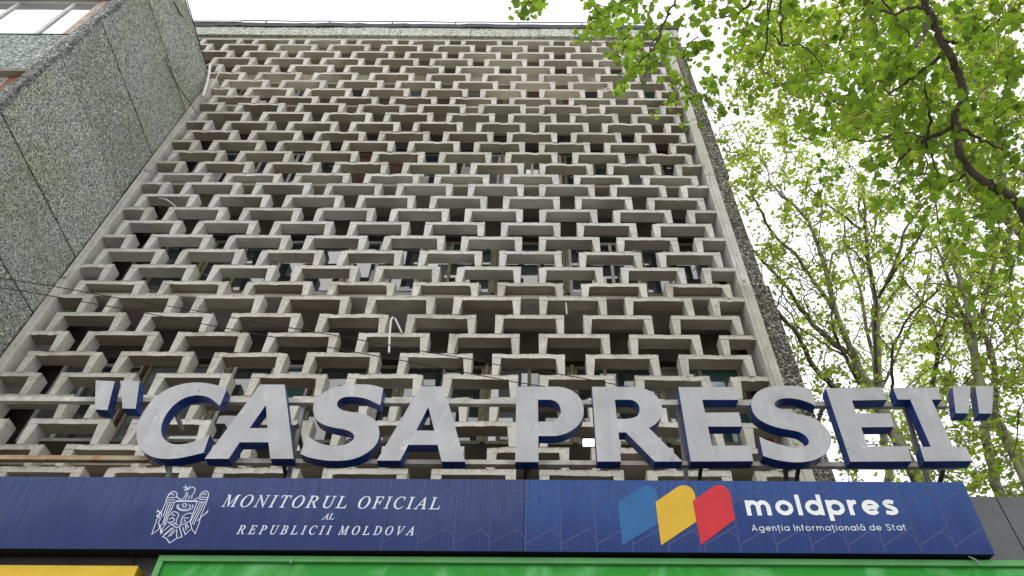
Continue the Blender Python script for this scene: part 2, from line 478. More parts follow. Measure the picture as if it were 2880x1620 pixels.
for n in range(-24, 10):
    fl = fl_of[n//8]
    z = row_top(n); h = row_h(n)
    items = []
    if n % 2:                                   # 7 whole blocks and a half at each end
        if n > -18: items.append(('left', XL))
        for c in range(-7 if n <= -18 else -5, 2): items.append(('full', 0.0645+c*PX))
        items.append(('right', 0.0645+2*PX))
    else:
        for c in range(-8 if n <= -18 else -6, 2): items.append(('full', 0.0645+(c+0.5)*PX))
    for kind, x in items:
        var = rg.choice([0, 1, 2, 3, 7, 4]) if n % 8 else rg.choice([4, 5, 6])
        if n > 3 and rg.random() < 0.4: var = rg.choice([4, 5, 6])
        o = get_proto(kind, h, fl, var)
        o.parent = B
        o.location = Vector((x+rg.uniform(-.006, .006), D0+rg.uniform(-.006, .008), z+rg.uniform(-.002, .002)-.001)) - Vector(B.location)
        nblk += 1
print('blocks', nblk)
# piers that close the screen left and right, storey by storey
for k in range(-3, 2):
    zt, zb = ZR-k*FLOOR, ZR-(k+1)*FLOOR
    if k == 1: zb = 3.0
    ztl = min(zt, 18.38)
    p = MB(); p.box((XL-0.17, D0-0.02+0.012*(k % 2), zb+.004), (XL-0.004, D0+0.5, ztl-.004)); p.box((XL-0.13, D0-0.045, zb+.03), (XL-0.075, D0-0.024+0.012*(k % 2), ztl-.03))
    p.build('pier', M_CON[max(0, min(3, fl_of[k]))], B)
    p = MB(); p.box((XR+0.004, D0-0.02+0.012*(k % 2), zb+.004), (XR+0.19, D0+0.5, zt-.004)); p.box((XR+0.06, D0-0.035, zb+.05), (XR+0.11, D0-0.022+0.012*(k % 2), zt-.05))
    p.build('pier', M_CON[max(0, min(3, fl_of[k]))], B)
    # pebbledash end panels
    jog = [0.0, 0.03, -0.02, 0.035, 0.0][k+3]
    p = MB(); p.box((XR+0.192, D0+0.03, zb+.008), (3.845+jog, D0+0.28, zt-.008)); p.build('pebbledash_panel', M_PEBR, B)
p = MB(); p.box((XR+0.195, D0+0.29, 0), (3.84, 9.04, 21.05)); p.build('corner_wall', M_JOINT, B)
# floor slabs showing between the legs of each floor-line course
for k in range(-2, 2):
    zt = ZR-k*FLOOR
    s = MB(); s.box((XL, D0+0.16, zt-0.215), (XR, 9.04, zt-0.135)); s.build('floor_slab', M_UND[max(0, min(3, fl_of[k-1]))], B)
s = MB(); s.box((XLT, D0+0.24, 20.72), (XR, 9.04, 21.0)); s.build('floor_slab', M_UND[1], B)
M_PAP = plain('paper_white', (0.62, 0.64, 0.66), 0.8, 0.2, 0.35, 14)
# windows behind the screen
WY = 8.93
rg = random.Random(11)
for k in range(-3, 2):
    zb = ZR-(k+1)*FLOOR-0.115                    # top of this storey's slab
    if k == 1: continue
    zs, zh = zb+0.86, zb+2.42
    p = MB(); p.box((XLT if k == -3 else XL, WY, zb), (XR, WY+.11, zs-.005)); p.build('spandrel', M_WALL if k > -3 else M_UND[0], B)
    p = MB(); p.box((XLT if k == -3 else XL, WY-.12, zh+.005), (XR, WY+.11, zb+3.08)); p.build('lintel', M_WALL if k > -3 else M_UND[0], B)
    nb = 8; bw = (XR-XL)/nb
    for j in range(-2 if k == -3 else 0, nb):
        x0 = XL+j*bw+.03; x1 = XL+(j+1)*bw-.03
        fr = MB(); t = .055
        cut = x0+(x1-x0)*rg.choice([0.38, 0.5, 0.62])
        fr.box((x0, WY, zs), (x0+t, WY+.07, zh)); fr.box((x1-t, WY, zs), (x1, WY+.07, zh)); fr.box((cut-t/2, WY+.001, zs+t), (cut+t/2, WY+.069, zh-t))
        fr.box((x0+t, WY, zs), (x1-t, WY+.07, zs+t)); fr.box((x0+t, WY, zh-t), (x1-t, WY+.07, zh))
        wo = fr.build('window', M_FRM if rg.random() < .65 else M_FRW, B)
        for a, c in ((x0+t, cut-t/2), (cut+t/2, x1-t)):
            gm = rg.choice([M_GLS, M_GLS, M_GLT, M_GLS, M_GLS, M_GLS, M_GLM, M_GLS, M_GLM if k in (0, -1) else M_GLS])
            if rg.random() < .10: gm = M_BRN2
            pm = MB(); pm.box((a+.002, WY+.03, zs+t+.002), (c-.002, WY+.04, zh-t-.002)); pm.build('pane', gm, wo)
        if rg.random() < 0.3:
            q = MB(); cx = rg.uniform(x0+.1, x1-.5); q.box((cx, WY-.03, zs+.12), (cx+rg.uniform(.2, .45), WY-.012, zs+rg.uniform(.5, 1.2))); q.build('curtain', M_CURT, wo)
        if rg.random() < .45:                   # papers, boxes and a blind edge standing against the glass
            for _ in range(rg.randint(1, 3)):
                q = MB(); cx = rg.uniform(x0+.1, x1-.3); cz = zs+.06; hh = rg.uniform(.08, .3)
                q.box((cx, WY-.022, cz), (cx+rg.uniform(.06, .22), WY-.008, cz+hh)); q.build('paper_stack', M_PAP, wo)
        # brown timber post between bays
        p = MB(); p.box((x1+.003, WY-.05, zs), (x1+.057, WY+.06, zh)); p.build('timber_post', M_BRN2 if rg.random() < .3 else M_FRM, B)
# red cloth and pipes in the screen
p = MB(); a = at(2150, 1224, 8.55); c = at(2215, 1262, 8.55); p.box((a.x, 8.53, c.z-.1), (c.x, 8.56, a.z)); p.build('red_cloth', M_RED, B)
# parapet, coping and rail
Z1, Z2, Z3, ZRL = 21.08, 21.60, 21.82, 22.12
n = 8
for i in range(n):
    x0 = XLT+(3.845-XLT)*i/n; x1 = XLT+(3.845-XLT)*(i+1)/n
    p = MB(); p.box((x0+.006, D0-.02+.006*(i % 3), Z1), (x1-.006, D0+.3, Z2-.004)); p.build('parapet_panel', M_PEBP, B)
p = MB(); p.box((XLT, D0+.29, 21.06), (3.84, D0+.5, Z2-.004)); p.build('parapet_backing', M_JOINT, B)
p = MB(); p.box((XLT, D0+.06, 20.90), (XR, D0+.34, 21.07)); p.build('eaves_beam', M_UND[1], B)
rg = random.Random(3)
cp = MB(); N = 60
xs = [XLT+(3.9-XLT)*i/N for i in range(N+1)]
vs = []
for x in xs:
    zb_ = Z2+rg.uniform(-.028, .012); zt_ = Z3+rg.uniform(-.012, .014); yo = D0-.05+rg.uniform(-.012, .012)
    vs += [(x, yo, zb_), (x, yo, zt_), (x, D0+.55, Z3), (x, D0+.55, Z2)]
fs = []
for i in range(N):
    q = i*4
    fs += [(q, q+4, q+5, q+1), (q+1, q+5, q+6, q+2), (q+2, q+6, q+7, q+3), (q+3, q+7, q+4, q)]
cp.add(vs, fs + [(0,1,2,3), (N*4+3, N*4+2, N*4+1, N*4)]); cp.build('coping', M_TAR, B)
ra = MB()
ra.tube([(XLT+.1+i*.72, D0+.02, ZRL+(.014 if i % 3 else -.012)) for i in range(21)], .016, 5)
rl = ra.build('roof_rail', M_IRON, B)
for i in range(-2, 7):
    x = -7.55+i*1.765
    p = MB(); p.tube([(x-.06, D0+.03, Z3-.01), (x, D0+.02, ZRL)], .014, 5); p.build('rail_post', M_IRON, rl)
p = MB(); p.box((XLT, D0-.06, Z3+.02), (-8.2, D0+.1, Z3+.16)); p.build('roof_sheet', M_ZINC, B)
# loose pipes and rope caught in the screen
p = MB(); p.tube([at(1094, 992, 7.86), at(1096, 940, 7.86), at(1100, 899, 7.86), at(1105, 893, 7.87), at(1111, 896, 7.9), at(1130, 936, 7.99)], .017, 6); p.build('bent_pipe', M_WPIPE, B)
p = MB(); p.tube([at(448, 557, 7.9), at(465, 560, 7.88), at(480, 569, 7.88), at(494, 582, 7.93)], .012, 5); p.build('loose_rope', M_WPIPE, B)
p = MB(); p.tube([at(570, 272, 7.8), at(583, 232, 7.8), at(592, 181, 7.8)], .035, 6); p.tube([at(585, 181, 7.8), at(612, 183, 7.85)], .02, 5); p.tube([at(592, 250, 7.9), at(622, 195, 7.9)], .012, 5)
p.build('pipe_bracket', M_WPIPE, B)
p = MB(); p.tube([at(1592, 852, 7.96), at(1594, 884, 7.99)], .012, 5); p.build('drain_spout', M_WPIPE, B)
p = MB(); p.tube([at(1690, 254, 7.9), at(1712, 247, 7.88), at(1719, 254, 7.88), at(1700, 259, 7.92)], .02, 5); p.build('broken_pipe', M_WPIPE, B)
# a strip light burning behind the lowest windows
tl = NT('lit_tube'); tl.b.inputs['Emission Color'].default_value = (1, 1, 1, 1); tl.b.inputs['Emission Strength'].default_value = 2.2; tl.col((.8, .8, .8))
a = at(1639, 1235, 8.75); c = at(1672, 1250, 8.75)
p = MB(); p.box((a.x, 8.74, c.z), (c.x, 8.8, a.z)); p.build('strip_light', tl.m, B)

# ------------------------------------------------------------------ side wing, pebbledash, projecting towards the street
WX = -7.885
W = empty('side_wing', (WX-4, 6.5, 0), 'lower wing clad in green pebbledash panels, projecting forward at the left of the screen facade', 'building')
WF = 5.17
WT = 18.37
b = MB(); b.box((-17, WF+.2, 0), (WX-.05, 8.6, WT-.05)); b.build('core_wall', M_JOINT, W)
zj = [WT, 16.73+.0, 14.85, 13.35, 11.49, 10.09, 8.2, 6.8, 4.9, 3.5, 1.6, 0.0]

for i in range(len(zj)-1):
    z1, z0 = zj[i], zj[i+1]
    if z1-z0 < .3:
        p = MB(); p.box((WX-.049, WF, z0+.0), (WX+.03, 7.86, z1)); p.build('roof_edge', M_TAR, W); continue
    j = 0.006*((i*7) % 3)
    p = MB()
    # panel with a few subdivisions so the edges run unevenly
    rgi = random.Random(i); Nn = 9
    vs = []
    for q in range(Nn+1):
        y = WF+.02+(7.97-WF)*q/Nn
        vs += [(WX-j, y, z0+.015+rgi.uniform(-.004, .007)), (WX-j, y, z1-.015+rgi.uniform(-.007, .004)), (WX-.045, y, z1-.006), (WX-.045, y, z0+.006)]
    fs = []
    for q in range(Nn):
        k = q*4
        fs += [(k, k+4, k+5, k+1), (k+1, k+5, k+6, k+2), (k+3, k, k+4, k+7), (k+2, k+6, k+7, k+3)]
    p.add(vs, fs+[(0,1,2,3), (Nn*4+3, Nn*4+2, Nn*4+1, Nn*4)]); p.build('pebbledash_panel', M_PEB, W)
# rough dark corner pier
rgp = random.Random(8)
p = MB(); N = 70; vs = []
for q in range(N+1):
    z = WT*q/N
    vs += [(WX-.20+rgp.uniform(-.015, .015), WF-.03+rgp.uniform(-.012, .012), z), (WX+.0+rgp.uniform(-.022, .012), WF-.035+rgp.uniform(-.015, .015), z),
           (WX+.008+rgp.uniform(-.004, .004), WF+.06+rgp.uniform(-.035, .035), z), (WX-.2, WF+.19, z)]
fs = []
for q in range(N):
    k = q*4
    fs += [(k, k+1, k+5, k+4), (k+1, k+2, k+6, k+5), (k+2, k+3, k+7, k+6), (k+3, k, k+4, k+7)]
p.add(vs, fs+[(0,3,2,1), (N*4, N*4+1, N*4+2, N*4+3)]); p.build('corner_pier', M_PEBD, W)
# front: spandrel bands and strip windows
for k in range(-3, 2):
    zb_, zt_ = 12.78+k*FLOOR, 14.14+k*FLOOR
    for i in range(3):
        x1 = WX-.21-i*2.7; x0 = x1-2.69
        p = MB(); p.box((x0, WF, zb_), (x1, WF+.19, min(zt_, WT-.1))); p.build('spandrel_panel', M_PEBF, W)
    if zt_ + .1 > WT: continue
    p = MB(); p.box((WX-.21-8.1, WF-.012, zt_+.003), (WX-.205, WF+.19, zt_+.028)); p.build('sill', M_TAR, W)
    p = MB(); p.box((WX-8.3, WF+.005, zb_+FLOOR-.06), (WX-.205, WF+.19, zb_+FLOOR-.003)); p.build('head_beam', M_UND[3], W)
    zs, zh = zt_+.03, zb_+FLOOR-.065
    y = WF+.12
    bd = MB(); bd.box((WX-.53, y-.02, zs), (WX-.21, y+.06, zh)); bd.build('timber_board', plain('peeling_board_%d' % k, (0.46, 0.36, 0.30), 0.8, 0.2, 0.35, 7) if k == 0 else M_BRN, W)
    x = WX-.545
    for wd in (.50, 1.08, 1.08, .5, 1.08, 1.08, 1.08):
        x0 = x-wd; t = .035
        fr = MB(); fr.box((x0, y, zs), (x0+t, y+.06, zh)); fr.box((x-t, y, zs), (x, y+.06, zh)); fr.box((x0+t, y, zs), (x-t, y+.06, zs+t)); fr.box((x0+t, y, zh-t*2), (x-t, y+.06, zh))
        wo = fr.build('window', M_FRW, W)
        pm = MB(); pm.box((x0+t+.001, y+.025, zs+t+.001), (x-t-.001, y+.032, zh-2*t-.001)); pm.build('pane', M_GLW, wo)
        x = x0-.004
# cables on the wing
def cable(pts, rad, label, name='cable'):
    m = MB(); m.tube(pts, rad, 5); o = m.build(name, M_WIRE, None, origin=pts[0]); return tag(o, label, 'cable')
def onw(x, y): return onX(x, y, WX+.04)
cable([onw(526, 0), onw(540, 50), onw(557, 110), onw(575, 165), onw(586, 196)], .012, 'thin black cable along the top edge of the pebbledash wing')
cable([onw(488, 4), onw(503, 32), onw(516, 49)], .014, 'short black cable stub at the top of the pebbledash wall beside the sky')
cable([onw(463, 160), onw(482, 212), onw(510, 255), at(540, 298, 7.8), at(553, 319, 7.85)], .009, 'thin black cable sagging down the green wall to the left edge of the screen')
# two wires crossing in front of the screen
def wire(px, Y, label, r=.0065):
    pts = [at(x, y, Y) for x, y in px]; m = MB(); m.tube(pts, r, 5); o = m.build('overhead_wire', M_WIRE, None, origin=pts[0]); tag(o, label, 'cable', 'wires crossing the screen facade')
wire([(-140, 764), (0, 782), (149, 805), (320, 836), (540, 872), (720, 905), (980, 950), (1167, 984), (1331, 1012), (1440, 1034), (1573, 1052), (1726, 1080), (1860, 1104)], 7.1, 'upper of two thin black wires slanting down across the concrete screen')
wire([(-140, 785), (0, 809), (160, 835), (320, 864), (522, 902), (720, 939), (860, 964), (996, 990), (1182, 1023), (1330, 1052), (1440, 1073), (1530, 1087), (1640, 1106)], 6.9, 'lower of two thin black wires, meeting the letter P of the sign')

# ------------------------------------------------------------------ canopy
LEAN = R(5.0)
CN = empty('entrance_canopy', (0, 6.6, 3.8), 'dark grey metal clad entrance canopy behind and below the blue sign board', 'canopy')
FY = 5.66
TZ = at(2800, 1397, FY).z
seam = at(2800, 1397, FY).x
x = seam - 1.22*10; 
while x < 9:
    p = MB(); p.box((x+.006, FY, 3.6), (x+1.214, FY+.02, TZ)); p.build('cladding_panel', M_FASC, CN); x += 1.22
p = MB(); p.box((seam-12.2, FY+.021, 3.6), (9, 7.9, TZ-.03)); p.build('canopy_deck', M_JOINT, CN)
for sx in (-7.2, -3.4, 0.4, 4.2, 8):
    p = MB(); p.tube([(sx, 6.6, 0), (sx, 6.6, 3.6)], .11, 12); p.build('column', M_ZINC, CN)

class Plane:
    def __init__(s, o, lean):
        s.o = Vector(o); s.ex = Vector((1, 0, 0)); s.ev = Vector((0, -math.sin(lean), math.cos(lean))); s.en = Vector((0, -math.cos(lean), -math.sin(lean)))
    def inv(s, x, y, off=0.0):
        d = Vector(ray(x, y)); e = Vector(EYE); o = s.o+s.en*off
        t = (o-e).dot(s.en)/d.dot(s.en); p = e+d*t-o
        return (p.dot(s.ex), p.dot(s.ev))
    def P(s, a, b, n=0.0): return s.o+s.ex*a+s.ev*b+s.en*n
def flat(mb, loops2, pl, n, m=0):
    tri = tessellate_polygon([[Vector((a, b, 0)) for a, b in lp] for lp in loops2])
    pts = [p for lp in loops2 for p in lp]
    mb.add([pl.P(a, b, n) for a, b in pts], [list(t) for t in tri], m)
def solid(mb, loops2, pl, n0, n1, mf, ms):
    flat(mb, loops2, pl, n1, mf); flat(mb, loops2, pl, n0, ms)
    for lp in loops2:
        k = len(lp)
        mb.add([pl.P(a, b, n0) for a, b in lp]+[pl.P(a, b, n1) for a, b in lp], [(i, (i+1) % k, k+(i+1) % k, k+i) for i in range(k)], ms)
def ribbon(mb, pts, wd, pl, n, m=0, closed=False):
    """flat mitred stroke on the plane"""
    pts = [Vector((p[0], p[1])) for p in pts]
    q = [pts[0]]
    for p in pts[1:]:
        if (p-q[-1]).length > 1e-5: q.append(p)
    pts = q; L = len(pts)
    if L < 2: return
    vs = []
    for i, p in enumerate(pts):
        if closed: a, b = pts[i-1], pts[(i+1) % L]
        else: a, b = pts[max(0, i-1)], pts[min(L-1, i+1)]
        d1 = (p-a).normalized() if (p-a).length > 1e-9 else (b-p).normalized()
        d2 = (b-p).normalized() if (b-p).length > 1e-9 else d1
        d = d1+d2
        if d.length < 1e-3: d = d1
        d.normalize(); nn = Vector((-d.y, d.x)); s = wd/2/max(.45, d.dot(d1))
        vs += [pl.P(*(p+nn*s), n), pl.P(*(p-nn*s), n)]
    fs = [(2*i, 2*i+1, 2*i+3, 2*i+2) for i in range(L-1)]
    if closed: fs.append((2*L-2, 2*L-1, 1, 0))
    mb.add(vs, fs, m)
def smooth(run, n=4):
    """Catmull-Rom through the points"""
    P = [np.array(p, float) for p in run]
    P = [2*P[0]-P[1]]+P+[2*P[-1]-P[-2]]
    out = []
    for i in range(1, len(P)-2):
        for k in range(n):
            t = k/n
            out.append(tuple(.5*((2*P[i])+(-P[i-1]+P[i+1])*t+(2*P[i-1]-5*P[i]+4*P[i+1]-P[i+2])*t*t+(-P[i-1]+3*P[i]-3*P[i+1]+P[i+2])*t**3)))
    out.append(tuple(P[-2]))
    return out

# ------------------------------------------------------------------ channel letters on rails
LP = Plane((0, 5.40, 5.90), LEAN)
def src(ox, oy, s): return lambda p: LP.inv(ox+p[0]/s, oy+p[1]/s)
Z = 5.175
def outline(ox, parts):
    """parts: list of corner points or ('s', run)"""
    pts = []
    for q in parts:
        if q[0] == 's': pts += smooth(q[1])
        else: pts.append(q)
    out = []
    for p in pts:
        if not out or abs(p[0]-out[-1][0])+abs(p[1]-out[-1][1]) > .5: out.append(p)
    if abs(out[0][0]-out[-1][0])+abs(out[0][1]-out[-1][1]) < .5: out.pop()
    f = src(ox, 1050, Z)
    return [f(p) for p in out]
LET = [
 ('C', 250, [[('s', [(2005,235),(1900,185),(1750,148),(1600,133),(1450,140),(1300,170),(1150,225),(1000,320),(880,440),(790,570),(725,700),(695,830),(692,930),(715,1030),(770,1120),(860,1185),(980,1230),(1120,1245),(1300,1235),(1480,1200),(1670,1155)]),
    ('s', [(1762,885),(1640,950),(1500,1000),(1380,1028),(1280,1035),(1180,1015),(1100,960),(1060,890),(1052,800),(1075,700),(1130,590),(1210,490),(1310,405),(1430,345),(1560,320),(1680,330),(1780,370),(1905,473)])]]),
 ('A', 560, [[(890,162),(1245,162),(1375,1243),(1035,1243),(1008,1003),(590,1003),(430,1243),(80,1243)], [(972,460),(995,797),(735,797)]]),
 ('S', 820, [[('s', [(1335,215),(1220,180),(1080,160),(930,158),(780,168),(640,200),(500,260),(400,330),(340,400),(315,480),(318,570),(345,650),(400,710),(490,755),(620,790),(760,815),(850,845),(900,885),(912,930),(890,975),(830,1015),(740,1043),(640,1055),(520,1045),(400,1010),(310,965),(225,905)]),
    ('s', [(125,1170),(230,1215),(380,1250),(540,1270),(700,1272),(860,1255),(1000,1210),(1120,1140),(1210,1060),(1265,960),(1275,850),(1255,740),(1190,660),(1090,605),(980,578),(860,560),(740,535),(680,495),(662,455),(675,405),(720,365),(800,342),(920,342),(1040,358),(1150,395),(1290,465)])]]),
 ('A', 1020, [[(840,190),(1180,190),(1490,1285),(1150,1285),(1090,1040),(665,1040),(545,1270),(205,1270)], [(955,490),(1045,835),(780,830)]]),
 ('P', 1430, [[(115,193),('s', [(700,193),(800,205),(900,240),(990,300),(1055,380),(1090,480),(1095,580),(1070,670),(1010,760),(920,830),(820,880),(720,905),(620,912)]),(435,912),(437,1290),(98,1290)],
    [(430,383),('s', [(590,383),(670,400),(725,440),(755,500),(762,560),(745,620),(700,670),(640,697),(580,705)]),(432,705)]]),
 ('R', 1430, [[(1215,195),('s', [(1830,197),(1945,215),(2045,250),(2135,310),(2200,390),(2230,470),(2235,560),(2215,640),(2185,690),(2120,750),(2045,795)]),(2535,1283),(2130,1283),(1710,860),(1602,860),(1637,1283),(1293,1283)],
    [(1550,383),('s', [(1760,383),(1830,400),(1885,445),(1908,510),(1900,580),(1860,630),(1790,652),(1700,663)]),(1578,663)]]),
 ('E', 1800, [[(558,200),(1395,200),(1435,385),(905,385),(948,572),(1440,567),(1488,775),(988,775),(1050,1052),(1605,1050),(1650,1278),(738,1283)]]),
 ('S', 2080, [[('s', [(1045,235),(950,205),(830,185),(700,180),(570,182),(440,195),(330,230),(240,290),(190,360),(170,430),(175,500),(205,580),(260,650),(350,710),(460,760),(600,800),(740,825),(860,850),(950,900),(1000,960),(1008,1010),(985,1045),(930,1065),(850,1078),(760,1075),(640,1050),(500,1010),(380,965),(285,920)]),
    ('s', [(345,1200),(480,1245),(620,1275),(780,1293),(930,1290),(1070,1265),(1190,1210),(1270,1140),(1325,1050),(1338,950),(1310,860),(1240,770),(1160,700),(1040,640),(900,600),(760,565),(640,530),(540,492),(507,460),(520,415),(570,380),(660,362),(790,368),(920,395),(1030,435),(1110,480)])]]),
 ('E', 2080, [[(1255,218),(2073,205),(2148,385),(1635,395),(1700,580),(2198,583),(2248,780),(1770,785),(1865,1060),(2448,1060),(2508,1280),(1615,1285)]]),
 ('I', 2440, [[(370,213),(1015,205),(1085,380),(932,382),(1250,1075),(1435,1070),(1530,1275),(830,1280),(765,1075),(922,1068),(620,382),(437,380)]]),
 ('q', 250, [[(100,103),(375,115),(270,535),(85,525)]]), ('q', 250, [[(457,107),(738,112),(680,515),(490,510)]]),
 ('q', 2440, [[(1235,185),(1500,180),(1470,582),(1285,580)]]), ('q', 2440, [[(1570,185),(1832,180),(1812,585),(1625,583)]]),
]
SG = empty('letter_sign', tuple(LP.P(0, -.5, -.2)), 'row of big grey faced block letters with blue sides spelling CASA PRESEI on rails', 'sign')
DEP = 0.122
for ch, ox, lps in LET:
    m = MB(); solid(m, [outline(ox, lp) for lp in lps], LP, -DEP, 0.0, 0, 1)
    o = m.build('quotation_mark' if ch == 'q' else 'letter', [M_LF, M_LS], SG)
for px_, py_ in ((1705, 1097), (560, 1100), (1150, 1270), (2385, 1262), (1890, 1292), (2560, 1120)):
    a_ = LP.inv(px_, py_); m = MB(); m.tube([LP.P(*a_, -.001), LP.P(*a_, .004)], .0055, 6); m.build('screw', M_IRON, SG)
# rails behind the letters
def rail(y_top, y_bot, xa, xb, mat, ly=.05):
    n0 = -DEP-.012
    a = LP.inv(1500, y_top, n0); b = LP.inv(1500, y_bot, n0)
    hh = abs(a[1]-b[1]); bb = (a[1]+b[1])/2
    m = MB(); m.beam(LP.P(xa, bb, n0-ly/2), LP.P(xb, bb, n0-ly/2), ly, hh)
    o = m.build('rail', mat, SG); return bb, hh, n0-ly/2
xq = LP.inv(2660, 1130, -DEP)[0]; xl = -6.6
xC = LP.inv(420, 1290, -DEP)[0]; xC2 = LP.inv(640, 1290, -DEP)[0]
b1, h1, nr = rail(1124, 1137, xl, xq, M_RAIL)
b2, h2, nr = rail(1294, 1307, xC+.01, LP.inv(2690, 1290, -DEP)[0], M_RAIL)
n0 = -DEP-.012
m = MB(); m.beam(LP.P(xl, b2+.02, nr), LP.P(xC, b2+.02, nr), .05, h2); m.build('rail', M_RUST, SG)
# posts and braces down to the canopy
for i, px in enumerate((465, 800, 1487, 1938, 2215, 2625)):
    a = LP.inv(px, 1310, n0)[0]
    top = LP.P(a, b1 if px in (800, 1938, 2625) else b2, nr-.046); foot = Vector((a, 5.80, TZ-.02))
    m = MB(); m.beam(top, foot, .035); m.build('post', [M_ZINC, M_IRON][px in (1487, 2215)], SG)
    q = LP.P(a-.03 if px < 1500 else a+.12, b2-.0, nr-.04)
    m = MB(); m.beam(q, Vector((q.x, q.y+.75, TZ+.02)), .03); m.build('brace', M_RUST if px < 500 else M_IRON, SG)
for xa, ya, xb, yb, mt in ((497, 1168, 512, 1206, M_ZINC), (836, 1196, 850, 1264, M_IRON), (2316, 1140, 2302, 1182, M_IRON)):
    a = LP.inv(xa, ya, nr-.04); p0 = LP.P(a[0], a[1], nr-.04)
    p1 = at(xb, yb, 6.05)
    m = MB(); m.beam(p0, p1, .03); m.build('brace', mt, SG)

# ------------------------------------------------------------------ blue board
BP = Plane((0, 5.40, 4.956), LEAN)
BT = .155
bx0 = -5.6; 
(_, bt), (_, bb_) = BP.inv(1474, 1349), BP.inv(1474, 1551)
bxr = BP.inv(2750, 1450)[0]
bxm = BP.inv(1474, 1450)[0]
BD = empty('blue_signboard', tuple(BP.P(-1, bb_, -.1)), 'long blue board with eagle emblem, MONITORUL OFICIAL and moldpres lettering below the block letters', 'sign')
m = MB()
cs = [BP.P(a, b, n) for n in (-.004, -BT) for a, b in ((bx0, bb_), (bxr, bb_), (bxr, bt), (bx0, bt))]
m.add(cs, [(0,1,2,3), (7,6,5,4), (0,4,5,1), (1,5,6,2), (2,6,7,3), (3,7,4,0)]); m.build('casing', M_BLK, BD)
def panel(x0, x1, mat, lab):
    m = MB()
    c = [BP.P(a, b, n) for n in (0.0, -.0035) for a, b in ((x0, bb_), (x1, bb_), (x1, bt), (x0, bt))]
    m.add(c, [(0,1,2,3), (0,4,5,1), (1,5,6,2), (2,6,7,3), (3,7,4,0)])
    o = m.build('printed_panel', mat, BD); o['label'] = lab; return o
PA = panel(bx0, bxm-.004, M_BL1, 'faded navy panel with white serif lettering and eagle emblem')
PB = panel(bxm+.002, bxr, M_BL2, 'royal blue panel with three coloured shapes and moldpres lettering')
# fine pale line pattern
m = MB(); lay = [0]
def ln(p, q, wd=.011):
    lay[0] += 1; ribbon(m, [p, q], wd, BP, .0006+.00001*lay[0])
vx = [LP and BP.inv(x, 1545)[0] for x in (1160,)]
step = BP.inv(1474+98, 1450)[0]-BP.inv(1474, 1450)[0]
a0 = BP.inv(1576, 1450)[0]
hgt = bt-bb_
for i in range(-5, 13):
    x = a0+i*step; sh = i*0.0
    if x < bxr-.03:
        lo, hi = (bb_+.005, bt-.005)
        ln((x, lo), (x, hi), .009 if x > bxm else .006)
    for f0, f1 in ((.10, .36), (.66, .93)):
        x1 = min(x+step, bxr-.01); fr = (x1-x)/step
        if fr < .1: continue
        y0, y1 = bb_+hgt*f0, bb_+hgt*(f0+(f1-f0)*fr)
        ln((x, y0), (x1, y1), .011 if x > bxm else .006)
        if fr > .95:
            pts = smooth([(x+step*.60, bb_+hgt*(f0+(f1-f0)*.60)), (x+step*.75, bb_+hgt*(f0+(f1-f0)*.66)), (x+step*.9, bb_+hgt*(f0+(f1-f0)*.5)), (x+step, bb_+hgt*(f0+(f1-f0)*.22))], 3)
            lay[0] += 1; ribbon(m, pts, .008, BP, .0006+.00001*lay[0])
m.build('line_pattern', M_LINE1, PB)
# three coloured shapes
def zz(pts): return [BP.inv(1700+x/6.44, 1340+y/6.44) for x, y in pts]
def shape(parts, mat, n, lab):
    pts = []
    for q in parts: pts += smooth(q[1], 5) if q[0] == 's' else [q]
    m = MB(); flat(m, [zz(pts)], BP, n); o = m.build('logo_shape', mat, PB); o['label'] = lab
shape([(242,470), ('s', [(640,215),(710,180),(790,172),(870,205),(930,270),(960,345)]), (1010,830), (325,1250)], M_LB, .0022, 'blue logo shape, faded into the board')
shape([(925,465), ('s', [(1310,200),(1370,172),(1440,162),(1520,180),(1585,230),(1630,300),(1645,370)]), (1695,800), (1025,1250)], M_LY, .0030, 'yellow logo shape')
shape([(1595,450), ('s', [(1930,215),(2000,172),(2080,160),(2160,180),(2225,235),(2270,300),(2290,370)]), (2368,775), (1745,1250)], M_LR, .0038, 'red logo shape')
